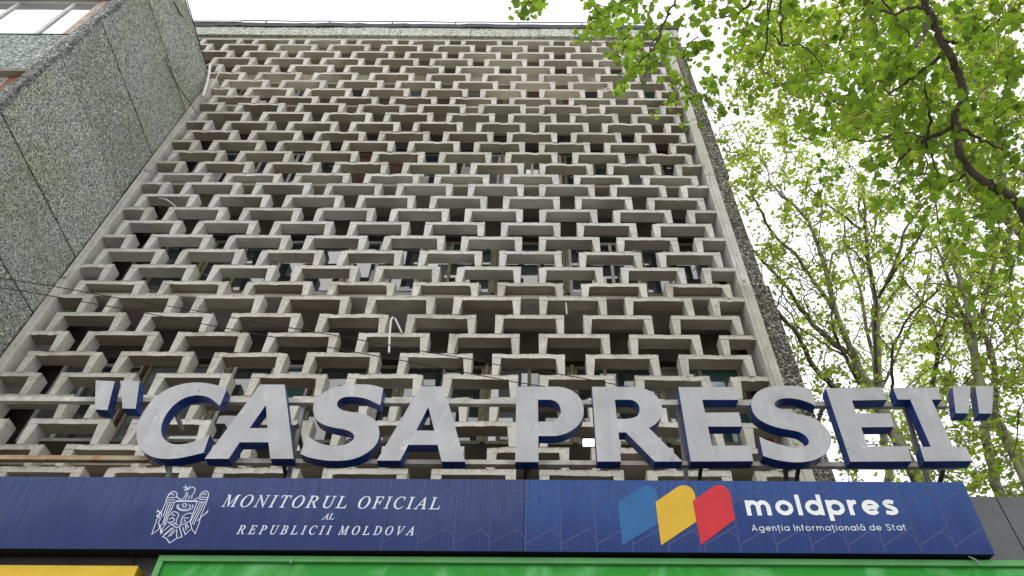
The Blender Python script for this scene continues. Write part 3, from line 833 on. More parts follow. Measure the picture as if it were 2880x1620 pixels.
# serif italic lettering
GL = json.loads('''{"M":[[[-36,0],[-32,13],[-18,14],[-7,16],[3,18],[12,22],[19,28],[25,36],[30,45],[35,58],[40,73],[128,385],[131,398],[133,410],[134,419],[132,429],[128,437],[122,443],[112,447],[99,450],[83,451],[87,465],[212,465],[261,108],[496,465],[624,465],[620,451],[615,451],[597,450],[583,446],[572,439],[563,428],[555,413],[548,392],[465,80],[463,73],[461,66],[460,60],[459,54],[458,49],[458,45],[459,35],[463,27],[470,21],[480,18],[493,15],[509,13],[506,0],[322,0],[325,11],[338,13],[350,15],[359,18],[367,23],[375,30],[381,39],[386,50],[392,65],[397,83],[480,392],[219,0],[210,0],[157,393],[77,103],[71,81],[68,62],[66,48],[68,36],[72,27],[78,21],[88,17],[101,14],[118,13],[114,0]]],"O":[[[200,-10],[165,-8],[133,-1],[105,11],[80,27],[60,46],[43,70],[31,98],[24,128],[21,162],[23,192],[29,222],[38,253],[51,282],[66,310],[84,338],[105,364],[127,387],[151,409],[177,428],[204,444],[232,457],[261,467],[290,473],[319,475],[354,472],[385,465],[413,453],[437,437],[457,417],[473,393],[485,365],[492,335],[494,302],[493,277],[489,252],[482,227],[473,201],[462,176],[449,152],[434,128],[418,106],[400,85],[381,65],[361,48],[340,32],[296,9],[250,-5]],[[201,10],[224,12],[246,18],[268,29],[288,43],[308,60],[327,80],[345,102],[361,127],[375,153],[388,181],[398,210],[407,240],[413,271],[417,301],[418,331],[416,368],[407,399],[393,423],[373,441],[349,451],[320,455],[296,452],[272,445],[248,434],[225,418],[203,398],[182,374],[163,348],[146,318],[130,286],[120,261],[112,236],[106,211],[101,186],[98,162],[97,137],[100,99],[109,68],[125,43],[145,25],[171,14]]],"N":[[[338,-11],[154,373],[75,84],[73,75],[71,67],[70,60],[69,53],[68,48],[68,43],[69,33],[73,25],[80,20],[90,17],[104,15],[122,13],[118,0],[-34,0],[-30,13],[-11,15],[5,19],[17,25],[26,36],[35,51],[42,73],[130,393],[130,395],[131,398],[132,401],[132,403],[132,406],[132,408],[131,418],[127,428],[120,438],[110,445],[99,450],[86,451],[81,451],[85,465],[182,465],[353,108],[427,381],[430,390],[431,398],[433,405],[434,411],[434,417],[435,422],[433,432],[429,440],[422,445],[412,448],[398,450],[380,451],[383,465],[536,465],[532,451],[519,451],[507,449],[498,447],[489,443],[482,437],[475,429],[470,420],[465,407],[460,392],[351,-11]]],"I":[[[-31,0],[-27,13],[-24,13],[-11,14],[0,16],[10,18],[18,22],[24,28],[30,36],[35,45],[40,58],[45,73],[129,385],[132,399],[134,410],[135,419],[134,429],[130,437],[123,443],[113,447],[100,450],[84,451],[88,465],[275,465],[272,451],[267,451],[249,450],[235,446],[224,439],[215,428],[207,413],[200,392],[116,80],[113,66],[111,54],[110,45],[111,35],[115,27],[122,21],[131,18],[144,15],[161,13],[157,0]]],"T":[[[50,0],[52,13],[58,13],[73,14],[86,16],[97,19],[106,24],[114,32],[121,41],[127,54],[133,70],[139,89],[228,417],[229,421],[230,425],[230,429],[228,435],[222,439],[212,441],[194,441],[168,440],[145,437],[126,432],[109,425],[96,415],[84,404],[75,389],[66,372],[59,352],[44,353],[74,465],[461,465],[439,350],[426,350],[427,353],[427,357],[427,361],[427,364],[427,368],[427,371],[425,394],[420,412],[410,425],[396,434],[374,439],[346,441],[318,441],[313,440],[309,439],[305,437],[303,433],[300,429],[298,423],[208,93],[202,72],[199,56],[198,43],[200,33],[204,25],[212,19],[223,16],[238,14],[257,13],[265,13],[261,0]]],"R":[[[-34,0],[-30,13],[-27,13],[-8,15],[8,19],[19,27],[28,37],[36,53],[42,73],[126,385],[129,398],[131,410],[132,420],[130,430],[126,438],[120,443],[110,447],[97,450],[81,451],[85,465],[281,465],[325,462],[360,453],[388,438],[407,418],[419,393],[423,364],[408,307],[364,264],[289,235],[351,85],[361,63],[371,45],[381,31],[392,21],[404,15],[419,13],[422,13],[418,0],[314,0],[221,228],[206,228],[195,228],[185,229],[176,229],[167,230],[160,230],[152,231],[114,89],[110,70],[107,56],[106,46],[107,34],[111,26],[118,20],[127,16],[139,14],[154,13],[162,13],[158,0]],[[202,250],[245,253],[281,263],[309,280],[330,303],[342,331],[347,363],[336,407],[304,434],[251,443],[241,442],[232,441],[224,440],[218,437],[213,433],[209,427],[205,420],[201,410],[197,398],[158,253],[165,252],[172,251],[179,251],[186,250],[194,250]]],"U":[[[200,-10],[158,-6],[121,5],[92,24],[69,48],[56,78],[52,113],[53,131],[57,154],[64,181],[119,388],[122,401],[124,412],[125,420],[123,431],[119,439],[112,444],[102,448],[87,451],[68,452],[71,465],[267,465],[265,452],[258,452],[238,450],[222,445],[210,436],[201,423],[192,405],[185,381],[135,193],[126,157],[121,129],[119,109],[122,84],[130,63],[144,46],[164,33],[187,25],[216,23],[241,24],[263,29],[284,38],[303,49],[318,63],[332,79],[344,103],[357,137],[370,181],[416,355],[422,377],[425,396],[426,412],[425,426],[421,436],[415,443],[405,448],[391,451],[373,452],[375,465],[532,465],[530,452],[520,452],[498,448],[480,438],[467,420],[465,414],[461,406],[458,396],[454,385],[451,371],[447,357],[396,163],[383,124],[369,90],[354,62],[335,39],[315,20],[291,7],[264,-3],[234,-8]]],"L":[[[-24,0],[-21,13],[-18,13],[1,15],[16,19],[28,26],[37,36],[45,52],[52,73],[135,385],[137,392],[139,399],[140,405],[141,410],[142,415],[142,419],[140,429],[136,437],[130,443],[120,447],[107,450],[91,451],[94,465],[279,465],[274,452],[256,451],[241,446],[230,440],[220,429],[212,413],[206,393],[125,92],[122,81],[120,71],[118,64],[117,58],[116,54],[116,51],[117,41],[120,34],[126,29],[135,26],[148,24],[165,24],[212,24],[245,25],[273,28],[298,33],[318,40],[337,51],[354,65],[369,83],[384,105],[399,132],[412,132],[368,0]]],"F":[[[-31,0],[-27,13],[-24,13],[-11,14],[0,16],[10,18],[18,22],[24,28],[30,36],[35,46],[40,58],[45,73],[129,385],[132,399],[134,410],[135,419],[134,429],[130,437],[123,443],[113,447],[100,450],[84,451],[88,465],[421,465],[400,355],[387,355],[387,357],[387,359],[388,361],[388,363],[388,365],[388,367],[385,392],[379,412],[369,425],[354,434],[333,439],[307,441],[254,441],[238,441],[226,439],[218,435],[213,431],[210,425],[207,418],[205,411],[201,396],[195,373],[187,343],[177,304],[165,258],[203,258],[224,259],[243,260],[258,264],[271,268],[282,275],[292,284],[301,295],[309,309],[316,325],[330,325],[285,156],[271,156],[272,162],[273,167],[273,173],[274,179],[274,184],[274,190],[272,206],[268,218],[262,226],[251,231],[235,234],[212,235],[159,235],[116,69],[115,65],[114,61],[113,56],[113,51],[112,47],[112,44],[114,33],[118,25],[125,19],[136,16],[151,14],[169,12],[168,0]]],"C":[[[218,-10],[181,-8],[147,0],[117,13],[90,30],[67,52],[49,78],[36,108],[28,142],[26,179],[28,211],[35,244],[46,276],[61,307],[80,337],[102,365],[126,391],[153,413],[181,433],[227,456],[274,470],[321,475],[348,473],[379,467],[412,457],[419,455],[425,454],[430,453],[439,455],[447,461],[453,470],[467,470],[439,332],[425,332],[425,336],[426,340],[426,343],[426,347],[426,350],[426,353],[423,383],[414,407],[400,427],[381,441],[357,450],[328,453],[300,450],[273,443],[246,430],[220,414],[196,394],[174,370],[154,343],[138,313],[124,281],[113,247],[107,211],[105,175],[109,129],[121,91],[140,60],[167,37],[199,23],[236,19],[294,28],[348,56],[399,103],[412,91],[383,60],[354,34],[323,15],[291,1],[256,-7]]],"A":[[[-85,0],[-82,13],[-53,18],[-26,32],[0,56],[20,79],[56,121],[107,182],[174,261],[257,358],[356,475],[369,475],[353,58],[354,43],[358,32],[366,24],[377,18],[392,15],[411,13],[409,0],[221,0],[224,13],[229,13],[248,14],[263,19],[273,26],[279,38],[283,55],[285,78],[288,158],[133,158],[127,157],[121,154],[116,150],[65,90],[46,66],[35,48],[32,36],[33,28],[36,22],[43,17],[52,15],[64,13],[79,13],[75,0]],[[143,183],[289,183],[298,367]]],"E":[[[-34,0],[-30,13],[-28,13],[-8,15],[7,19],[18,25],[27,36],[35,52],[42,73],[126,385],[129,399],[131,410],[132,419],[130,429],[126,437],[120,443],[110,447],[97,450],[81,451],[85,465],[440,465],[420,364],[409,364],[409,367],[408,386],[406,401],[402,414],[395,423],[385,431],[373,436],[356,439],[335,441],[309,442],[252,442],[240,442],[229,441],[222,439],[215,436],[210,432],[207,426],[203,418],[200,409],[196,396],[159,260],[216,260],[246,262],[271,267],[289,275],[303,288],[313,305],[321,326],[334,326],[287,161],[275,161],[276,170],[276,179],[277,187],[276,201],[274,211],[272,220],[267,226],[261,231],[253,234],[242,236],[229,237],[214,237],[154,237],[112,83],[110,76],[109,69],[107,62],[106,56],[105,51],[105,47],[106,39],[110,33],[116,28],[125,26],[137,24],[153,24],[199,24],[230,25],[257,28],[281,34],[303,42],[323,53],[341,67],[357,84],[372,105],[386,128],[400,128],[351,0]]],"P":[[[-34,0],[-30,13],[-27,13],[-8,15],[7,19],[18,25],[27,35],[35,51],[42,73],[126,385],[129,398],[131,410],[132,419],[130,430],[126,438],[120,443],[110,447],[97,450],[81,451],[85,465],[267,465],[346,453],[393,418],[408,361],[406,335],[398,311],[385,289],[368,270],[346,253],[320,240],[290,230],[257,224],[221,222],[159,222],[153,221],[149,219],[147,214],[107,64],[107,62],[106,59],[106,55],[105,52],[105,49],[105,46],[106,34],[111,26],[119,20],[130,17],[146,14],[165,13],[161,0]],[[193,242],[235,246],[270,257],[297,275],[317,299],[329,329],[332,364],[330,389],[323,410],[311,425],[294,436],[272,442],[244,445],[232,444],[222,441],[215,438],[209,431],[204,420],[199,405],[161,263],[160,260],[159,256],[159,253],[160,249],[162,246],[165,244],[170,243],[179,243]]],"B":[[[-34,0],[-30,13],[-27,13],[-8,15],[8,19],[19,27],[28,37],[36,53],[42,73],[126,385],[129,398],[131,410],[132,420],[130,430],[126,438],[120,443],[110,447],[97,450],[81,451],[85,465],[256,465],[342,454],[393,420],[410,365],[398,316],[360,278],[297,251],[341,227],[367,192],[376,145],[373,117],[365,91],[351,68],[331,48],[307,31],[279,18],[247,8],[211,2],[171,0]],[[193,259],[238,262],[274,271],[303,287],[323,309],[336,336],[340,369],[330,409],[302,434],[255,442],[242,442],[231,441],[223,440],[217,438],[213,434],[210,430],[207,425],[204,419],[201,410],[198,401],[194,386],[188,365],[181,339],[173,307],[163,269],[164,265],[166,263],[170,261],[175,259],[183,259]],[[153,21],[197,25],[234,36],[263,56],[284,82],[297,114],[301,152],[298,179],[289,200],[274,217],[254,228],[227,235],[194,237],[181,237],[171,236],[163,235],[157,233],[153,229],[150,222],[109,73],[109,68],[108,63],[106,58],[106,53],[105,48],[105,44],[106,36],[110,29],[116,25],[125,23],[138,21]]],"D":[[[-36,0],[-32,13],[-28,13],[-9,15],[6,19],[18,26],[27,36],[35,52],[42,73],[126,385],[129,399],[131,410],[132,419],[130,429],[126,437],[120,443],[110,447],[97,450],[81,451],[85,465],[263,465],[305,462],[344,454],[378,442],[408,424],[433,402],[453,375],[467,344],[476,310],[479,272],[476,236],[469,202],[457,169],[440,137],[419,108],[393,82],[364,58],[331,38],[294,22],[255,10],[212,2],[167,0]],[[170,22],[206,25],[240,32],[270,44],[297,60],[321,80],[342,103],[360,130],[375,158],[386,189],[394,221],[399,254],[401,287],[397,334],[384,373],[364,403],[335,425],[298,438],[254,443],[241,442],[230,441],[222,439],[215,435],[210,430],[205,423],[201,414],[197,402],[193,387],[113,89],[108,72],[106,59],[105,49],[106,40],[112,33],[120,28],[126,27],[132,25],[140,24],[149,23],[159,22]]],"V":[[[80,-10],[96,395],[95,414],[92,428],[86,439],[76,446],[62,450],[44,451],[38,451],[40,465],[226,465],[223,453],[218,453],[198,451],[184,447],[174,439],[168,427],[164,410],[162,387],[149,95],[384,375],[403,399],[414,417],[418,430],[416,438],[413,443],[406,447],[398,450],[386,451],[371,451],[373,465],[516,465],[512,451],[510,451],[498,449],[485,444],[473,434],[459,421],[444,404],[426,384],[95,-10]]]}''')
def serif(text, xa, ya, xb, yb, cap_y, track, space):
    a = BP.inv(xa, ya); b = BP.inv(xb, yb); c = BP.inv(xa, cap_y)
    s = (c[1]-a[1])/465.0
    # natural advance, then letter-spacing stretched to reach the end
    x = 0; pos = []
    for ch in text:
        if ch == ' ': x += space; continue
        # spacing from the slanted letter body: undo the slant, then take its sides
        xs = [p[0]-p[1]*.27 for lp in GL[ch] for p in lp]
        lo_, hi_ = min(xs), max(xs)
        if ch in 'AV': lo_ += 35; hi_ -= 35
        pos.append((ch, x-lo_)); x += hi_-lo_+track
    tot = x-track+60
    L = b[0]-a[0]
    sx = L/tot
    for ch, px in pos:
        m = MB(); lps = []
        for lp in GL[ch]:
            lps.append([(a[0]+(px+p[0])*sx, a[1]+(b[1]-a[1])*((px+p[0])*sx/L)+p[1]*s) for p in lp])
        flat(m, lps, BP, .0015)
        # slightly heavier weight: an outline stroke just under the fill
        for lp in lps: ribbon(m, lp, .0022, BP, .0012, closed=True)
        m.build('printed_letter', M_TXT, PA)
K = 3.903
def t8(x, y): return (600+x/K, 1370+y/K)
serif('MONITORUL OFICIAL', *t8(85, 215), *t8(2490, 245), t8(0, 84)[1], 150, 300)
serif('AL', *t8(1195, 355), *t8(1325, 355), t8(0, 292)[1], 60, 0)
serif('REPUBLICII MOLDOVA', *t8(250, 515), *t8(2200, 528), t8(0, 420)[1], 260, 300)
# eagle emblem, drawn in white line
EM = [[(430,490),(460,390),(510,310),(570,275),(625,290),(650,335),(635,370),(690,420),(740,432)], [(960,430),(1010,405),(1070,380),(1075,330),(1120,290),(1180,265),(1225,300),(1230,350),(1190,480)],
 [(430,485),(590,478)], [(440,440),(600,432)], [(470,395),(640,390)], [(1035,470),(1190,480)], [(1050,420),(1205,435)], [(1080,385),(1215,390)], [(500,350),(540,310),(590,350)], [(1100,350),(1150,310),(1190,350)],
 [(750,425),(810,340),(822,290)], [(880,195),(950,200),(985,240),(960,310),(925,350),(915,420)], [(790,430),(840,350),(850,300)], [(850,428),(885,360)], [(760,205),(900,225)], [(800,160),(840,265)], [(775,270),(890,190)], [(790,235),(870,250)],
 [(610,465),(1020,465),(890,825),(635,950),(450,825),(606,468)], [(620,452),(1030,452)],
 [(640+150+150*math.cos(t*math.pi/8), 555+85*math.sin(t*math.pi/8)) for t in range(-1, 10)], [(785+38*math.cos(t*math.pi/5), 535+32*math.sin(t*math.pi/5)) for t in range(11)], [(780+115*math.cos(t*math.pi/8), 560+55*math.sin(t*math.pi/8)) for t in range(-2, 11)],
 [(540,680),(590,650),(650,670),(680,720),(640,800),(620,890)], [(500,800),(560,760),(600,800),(570,850),(520,840)], [(520,720),(560,700),(610,730)], [(720,830),(750,740),(830,690),(880,680),(930,690)], [(760,770),(860,770)], [(780,800),(800,840)], [(700,900),(720,850),(760,850)], [(560,890),(600,870),(660,900)],
 [(430,500),(360,650),(355,760)], [(470,500),(390,740)], [(510,500),(385,860)], [(550,500),(400,890)], [(360,650),(270,800),(180,1070),(300,990),(350,900),(450,860)],
 [(1190,490),(1090,720),(1060,850),(985,1060),(920,975),(890,830)], [(1150,490),(950,900)], [(1110,490),(920,880)], [(1070,490),(900,830)], [(1225,625),(1160,700),(1090,760),(1020,830)], [(1215,660),(1130,720)],
 [(280,620),(330,680),(270,730),(340,780),(300,860),(340,950),(345,1075)], [(265,660),(340,650)], [(260,740),(330,730)], [(310,900),(370,1050)],
 [(450,870),(370,980),(372,1060)], [(520,900),(400,1010)], [(580,950),(380,1120),(450,1150),(510,1235),(640,1150),(740,1120),(690,940)], [(600,970),(480,1120)], [(640,975),(640,1140)], [(618,1000),(520,1110)], [(750,940),(800,1080),(900,980)], [(820,880),(860,960)], [(800,900),(820,1000)], [(560,950),(400,1090)]]
m = MB(); lay = 0
for st in EM:
    lay += 1
    ribbon(m, [BP.inv(400+x/6.587, 1340+y/6.587) for x, y in st], .0066, BP, .0010+lay*.00003)
m.build('eagle_emblem', M_TXT, PA)
# rounded geometric lettering, one stroke weight
def arc(cx, cy, rx, ry, a0, a1, n=10): return [(cx+rx*math.cos(R(a0+(a1-a0)*k/n)), cy+ry*math.sin(R(a0+(a1-a0)*k/n))) for k in range(n+1)]
def GLY(h):
    """stroke skeletons for an x-height of 1 and half weight h; glyph -> (advance, strokes)"""
    y1 = 1-h; c = .5; rx = .5-h+.04; ry = .5-h; cx = rx+h; xr = 2*rx+h
    O = arc(cx, c, rx, ry, 0, 360, 20)
    n = [[(h, 0), (h, 1)], [(h, .5)]+arc(h+.30, .52, .30, y1-.52, 180, 0, 8)+[(h+.60, 0)]]
    ct = xr-.0
    tt = lambda x: [[(x, 1.32), (x, .28)]+arc(x+.2, .3, .2, .3-h, 180, 290, 4), [(x-.17, y1+.02), (x+.34, y1+.02)]]
    return {
     'm': (2*.64+2*h+.02, [[(h, 0), (h, 1)], [(h, .5)]+arc(h+.31, .52, .31, y1-.52, 180, 0, 8)+[(h+.62, 0)], [(h+.62, .5)]+arc(h+.93, .52, .31, y1-.52, 180, 0, 8)+[(h+1.24, 0)]]),
     'n': (.60+2*h, n), 'r': (.46+h, [[(h, 0), (h, 1)], [(h, .44)]+arc(h+.36, .48, .36, y1-.48, 180, 80, 5)]),
     'o': (2*rx+2*h, [O]), 'l': (2*h, [[(h, 0), (h, 1.36)]]),
     'd': (xr+h, [O, [(ct, 0), (ct, 1.36)]]), 'p': (2*rx+2*h, [O, [(h, 1), (h, -.36)]]), 'a': (xr+h, [O, [(ct, 0), (ct, 1)]]),
     'ă': (xr+h, [O, [(ct, 0), (ct, 1)], arc(cx, 1.42, .22, .2, 200, 340, 6)]),
     'g': (xr+h, [O, [(ct, 1), (ct, -.1)]+arc(cx+.05, -.08, ct-cx-.05, .26, 0, -140, 8)]),
     'e': (2*rx+2*h, [[(h, c), (xr, c)], arc(cx, c, rx, ry, 0, 322, 18)]),
     's': (.72+.1, [smooth([(.70, .80), (.56, y1-.01), (.38, y1+.01), (.20, y1-.06), (.16, .72), (.26, .58), (.46, .49), (.64, .39), (.68, .25), (.56, h+.02), (.38, h-.01), (.20, h+.02), (.07, .2)], 3)]),
     't': (.5, tt(.17)), 'ț': (.5, tt(.17)+[[(.30, -.14), (.22, -.42)]]), 'i': (2*h, [[(h, 0), (h, 1)], [(h, 1.2), (h, 1.2+2*h)]]), 'I': (2*h, [[(h, 0), (h, 1.38)]]),
     'f': (.48, [[(.17, 0), (.17, 1.05)]+arc(.37, 1.05, .2, 1.38-h-1.05, 180, 80, 5), [(0, y1+.02), (.46, y1+.02)]]),
     'A': (1.15, [[(h, 0), (.575, 1.36), (1.15-h, 0)], [(.28, .44), (.87, .44)]]),
     'S': (1.0, [smooth([(.90, 1.12), (.70, 1.38-h), (.45, 1.38-h), (.22, 1.27), (.16, 1.02), (.30, .80), (.55, .70), (.82, .56), (.88, .30), (.70, h+.02), (.45, h-.01), (.20, h+.06), (.06, .28)], 3)]),
    }
def mono(text, A, Bp, xh_y, h, gap, space, parent, mat, name='printed_letter'):
    a = BP.inv(*A); b = BP.inv(*Bp); c = BP.inv(A[0], xh_y); s = c[1]-a[1]
    G = GLY(h); x = 0; pos = []
    for ch in text:
        if ch == ' ': x += space; continue
        pos.append((ch, x)); x += G[ch][0]+gap
    tot = x-gap; L = b[0]-a[0]; sx = L/tot
    k = 0
    for ch, px in pos:
        m = MB()
        for st in G[ch][1]:
            k += 1
            ribbon(m, [(a[0]+(px+u)*sx, a[1]+(b[1]-a[1])*(px+u)/tot+v*s) for u, v in st], 2*h*(s+sx)/2, BP, .0030+.00018*(k % 9))
        m.build(name, mat, parent)
def t7(x, y): return (2080+x/4.954, 1360+y/4.954)
mono('moldpres', t7(110, 448), t7(2228, 440), t7(0, 236)[1], .135, .24, .5, PB, M_TXW)
mono('Agenția Informațională de Stat', t7(175, 665), t7(2325, 655), t7(0, 601)[1], .09, .30, .62, PB, M_TXT)

# ------------------------------------------------------------------ light boxes under the board
GB = empty('green_lightbox', (1.2, 5.56, 3.7), 'long green banner lightbox with a pale green frame under the blue board', 'sign')
gx0 = at(445, 1580, 5.5).x; gz = at(1474, 1571, 5.5).z; gx1 = 5.4
p = MB(); p.box((gx0+.003, 5.515, 3.72), (gx1-.003, 5.655, gz-.004)); p.build('box', M_GRNF, GB)
p = MB(); N = 40
p.box((gx0+.05, 5.508, 3.75), (gx1-.05, 5.5145, gz-.055)); p.build('banner', M_GRN, GB)
for a, c in (((gx0, 5.48, gz-.047), (gx1, 5.5145, gz)), ((gx0, 5.481, 3.72), (gx0+.045, 5.5135, gz-.048)), ((gx1-.045, 5.481, 3.72), (gx1, 5.5135, gz-.048))):
    p = MB(); p.box(a, c); p.build('frame_profile', M_GRNF, GB)
p = MB(); hk = at(2735, 1574, 5.46); p.tube([hk+Vector((-.02, 0, .03)), hk+Vector((.02, -.01, -.01)), hk+Vector((.035, 0, -.035))], .008, 5); p.build('hook', M_ZINC, GB)
for px in (818, 1562):
    p = MB(); hk = at(px, 1580, 5.475); p.tube([hk+Vector((0, -.004, .02)), hk+Vector((.004, -.006, -.015))], .008, 5); p.build('bolt', M_ZINC, GB)
YB = empty('yellow_lightbox', (-4.3, 5.56, 3.7), 'short yellow box sign under the left end of the blue board', 'sign')
yx = at(390, 1592, 5.5).x; yz = at(200, 1591, 5.5).z
p = MB(); p.box((-6.2, 5.503, 3.72), (yx, 5.655, yz-.002)); p.build('box', M_YELD, YB)
p = MB(); p.box((-6.2, 5.497, 3.72), (yx-.002, 5.502, yz)); p.build('banner', M_YEL, YB)

# ------------------------------------------------------------------ trees
def r8(*p): return [(2160+x/2.683, 540+y/2.683) for x, y in p]
def r4(*p): return [(2160+x/2.683, y/2.683) for x, y in p]
def r3(*p): return [(1440+x/2.683, y/2.683) for x, y in p]
def limb_pts(px, d0, d1):
    n = len(px)
    return [far(x, y, d0+(d1-d0)*i/(n-1)) for i, (x, y) in enumerate(px)]
# near density and far density of the foliage, 120 px cells starting at x = 1800, y = 0
NEAR = ["468779998", "456679988", "133468987", "001357878", "000135789", "000001367", "000000123", "000001112", "000000112", "000000011", "000000011", "000000011"]
FAR = ["013555444", "124666555", "013666555", "036655555", "025446655", "013445466", "003444566", "003444666", "001435666", "001335565", "000244444", "000244354"]
NEARX = [(1495,8),(1512,3),(1475,30),(1484,36),(1505,12),(1458,33),(1647,3),(1665,3),(1715,15),(1735,20),(1760,5),(1780,5),(1755,25),(1765,38),(1660,55),(1690,50),(1700,62),(1720,40),(1672,75),(1655,92),(1640,103),(1725,90),(1735,105),(1745,118),(1755,85),(1768,100),(1690,75),(1700,85),
 (1810,40),(1820,50),(1815,75),(1800,105),(1820,100),(1840,60),(1730,145),(1715,150),(1750,135),(1770,185),(1780,195),(1765,200),(1820,190),(1810,170),(1755,224),(1749,258),(1872,279),(1884,285),(1913,242),(1905,230),(1950,283),(1940,270),(1999,261),(1990,245),(1995,225),(2029,313),(2020,310),(1790,130),(1780,20),(1850,110),(1860,140),(1775,150),(1822,155),(1880,215),(1785,190),(1845,165)]
rg = random.Random(77)
def near_holes(x, y): return False
pts_near = [(x+rg.uniform(-7, 7), y+rg.uniform(-7, 7)) for x, y in NEARX for _ in range(2)]
for j, row in enumerate(NEAR):
    for i, ch in enumerate(row):
        d = int(ch)
        if not d: continue
        cov = [0, .04, .09, .16, .25, .36, .47, .57, .66, .74][d]
        n = -math.log(1-cov)*14400/155/4.1
        n = int(n) + (rg.random() < n-int(n))
        # leaves gather in loose bunches
        cl = [(rg.uniform(0, 120), rg.uniform(0, 120)) for _ in range(4)]
        for _ in range(n):
            if rg.random() < .6:
                c = rg.choice(cl); x = c[0]+rg.gauss(0, 17); y = c[1]+rg.gauss(0, 17)
            else: x = rg.uniform(0, 120); y = rg.uniform(0, 120)
            pts_near.append((1800+i*120+x, j*120+y))
pts_far = []
for j, row in enumerate(FAR):
    for i, ch in enumerate(row):
        d = int(ch)
        if not d: continue
        cov = [0, .12, .27, .42, .55, .65, .73][d]
        n = -math.log(1-cov)*14400/62/4.0
        n = int(n) + (rg.random() < n-int(n))
        cl = [(rg.uniform(0, 120), rg.uniform(0, 120)) for _ in range(6)]
        for _ in range(n):
            if rg.random() < .62:
                c = rg.choice(cl); x = c[0]+rg.gauss(0, 13); y = c[1]+rg.gauss(0, 13)
            else: x = rg.uniform(0, 120); y = rg.uniform(0, 120)
            x += 1800+i*120; y += j*120
            # keep clear of the building's edge and of the open sky patches
            ed = 1935+(y-240)*0.385
            if x < ed+rg.uniform(0, 25): continue
            pts_far.append((x, y))
# foliage goes on beyond the frame, thinning out
for _ in range(260): pts_near.append((rg.uniform(2880, 3250), rg.uniform(-150, 1100)*rg.random()+50))
for _ in range(160): pts_near.append((rg.uniform(1950, 2900), rg.uniform(-160, 0)))
for _ in range(700): pts_far.append((rg.uniform(2880, 3200), rg.uniform(300, 1500)))

def leaf_shape(lobes, seed):
    """palmate leaf, stem at the origin, tip along +y, unit length, gently folded"""
    rr = random.Random(seed)
    if lobes == 5:
        out = [(0, 0), (.18, -.03), (.42, -.02), (.45, .18), (.60, .40), (.44, .50), (.36, .68), (.16, .76), (0, 1.0), (-.18, .75), (-.38, .66), (-.43, .50), (-.58, .42), (-.46, .16), (-.40, -.02), (-.18, -.03)]
    else:
        out = [(0, 0), (.34, .04), (.50, .42), (.20, .60), (0, 1), (-.22, .58), (-.50, .40), (-.32, .02)]
    out = [(x*rr.uniform(.88, 1.12), y*rr.uniform(.92, 1.08)) for x, y in out]
    ctr = (0, .34)
    vs = [(ctr[0], ctr[1], .05)]+[(x, y, -.16*abs(x)+.07*math.sin(3*y+seed)-.10*y*y) for x, y in out]
    n = len(out)
    fs = [(0, 1+i, 1+(i+1) % n) for i in range(n)]
    return np.array(vs), np.array(fs)
LS5 = [leaf_shape(5, s) for s in range(4)]
LS3 = [leaf_shape(3, s) for s in range(3)]
def rand_rot(rn, up):
    """random leaf frame: normal roughly up or down, hanging a little"""
    n = np.array([rn.gauss(0, .55), rn.gauss(0, .55), 1.0])*up; n /= np.linalg.norm(n)
    a = np.array([rn.gauss(0, 1), rn.gauss(0, 1), -.35]); a -= n*a.dot(n); a /= np.linalg.norm(a)
    b = np.cross(a, n)
    return np.stack([b, a, n], 1)       # columns: x, y(tip), z
def grow(limbs, targets, step, wob, rn):
    """connect every target to the nearest existing wood with a thin curved twig"""
    nodes = np.array([list(p) for L in limbs for p in L]); k = len(nodes)
    cap = k+len(targets)*4+10
    A = np.zeros((cap, 3)); A[:k] = nodes
    dist = [np.min(((nodes-np.array(t))**2).sum(1)) for t in targets]
    order = np.argsort(dist); twigs = []
    for i in order:
        t = np.array(targets[i])
        d = ((A[:k]-t)**2).sum(1); j = int(np.argmin(d)); s = A[j].copy(); L = math.sqrt(d[j])
        if L < .02: continue
        nseg = 2 if L < step else 3
        off = np.array([rn.gauss(0, wob), rn.gauss(0, wob), rn.gauss(0, wob)-.03])*L
        pts = [s]+[s+(t-s)*(q/nseg)+off*math.sin(math.pi*q/nseg) for q in range(1, nseg)]+[t]
        twigs.append((pts, L))
        for p in pts[1:]:
            A[k] = p; k += 1
    return twigs
def leaves(targets, per, size, shapes, rn, spread):
    """list of (matrix, origin, scale, shape index, tint)"""
    out = []
    for t in targets:
        t = np.array(t)
        base = rn.random()
        for _ in range(rn.randint(*per)):
            s = size*rn.choice([rn.uniform(.45, .8), rn.uniform(.7, 1.3)])
            Rm = rand_rot(rn, 1 if rn.random() < .8 else -1)
            o = t + np.array([rn.gauss(0, spread), rn.gauss(0, spread), rn.gauss(0, spread*.8)-spread*.3])
            out.append((Rm, o, s, rn.randrange(len(shapes)), min(1, max(0, base*.45+rn.random()*.55))))
    return out
def leaf_mesh(name, lst, shapes, mat, parent):
    V = []; F = []; T = []; k = 0
    off = np.array(base_of(parent))
    for Rm, o, s, si, tint in lst:
        v, f = shapes[si]
        V.append((v*s)@Rm.T+o-off); F.append(f+k); k += len(v); T.append(np.full(len(f), tint))
    V = np.concatenate(V); F = np.concatenate(F); T = np.concatenate(T)
    me = bpy.data.meshes.new(name)
    me.vertices.add(len(V)); me.vertices.foreach_set('co', V.ravel())
    me.loops.add(len(F)*3); me.loops.foreach_set('vertex_index', F.ravel().astype(np.int32))
    me.polygons.add(len(F)); me.polygons.foreach_set('loop_start', np.arange(0, len(F)*3, 3, dtype=np.int32)); me.polygons.foreach_set('loop_total', np.full(len(F), 3, dtype=np.int32))
    at_ = me.attributes.new('tint', 'FLOAT', 'FACE'); at_.data.foreach_set('value', T.astype(np.float32))
    me.materials.append(mat); me.update(calc_edges=True); me.validate()
    o = bpy.data.objects.new(name, me); COL.objects.link(o); o.parent = parent
    return o
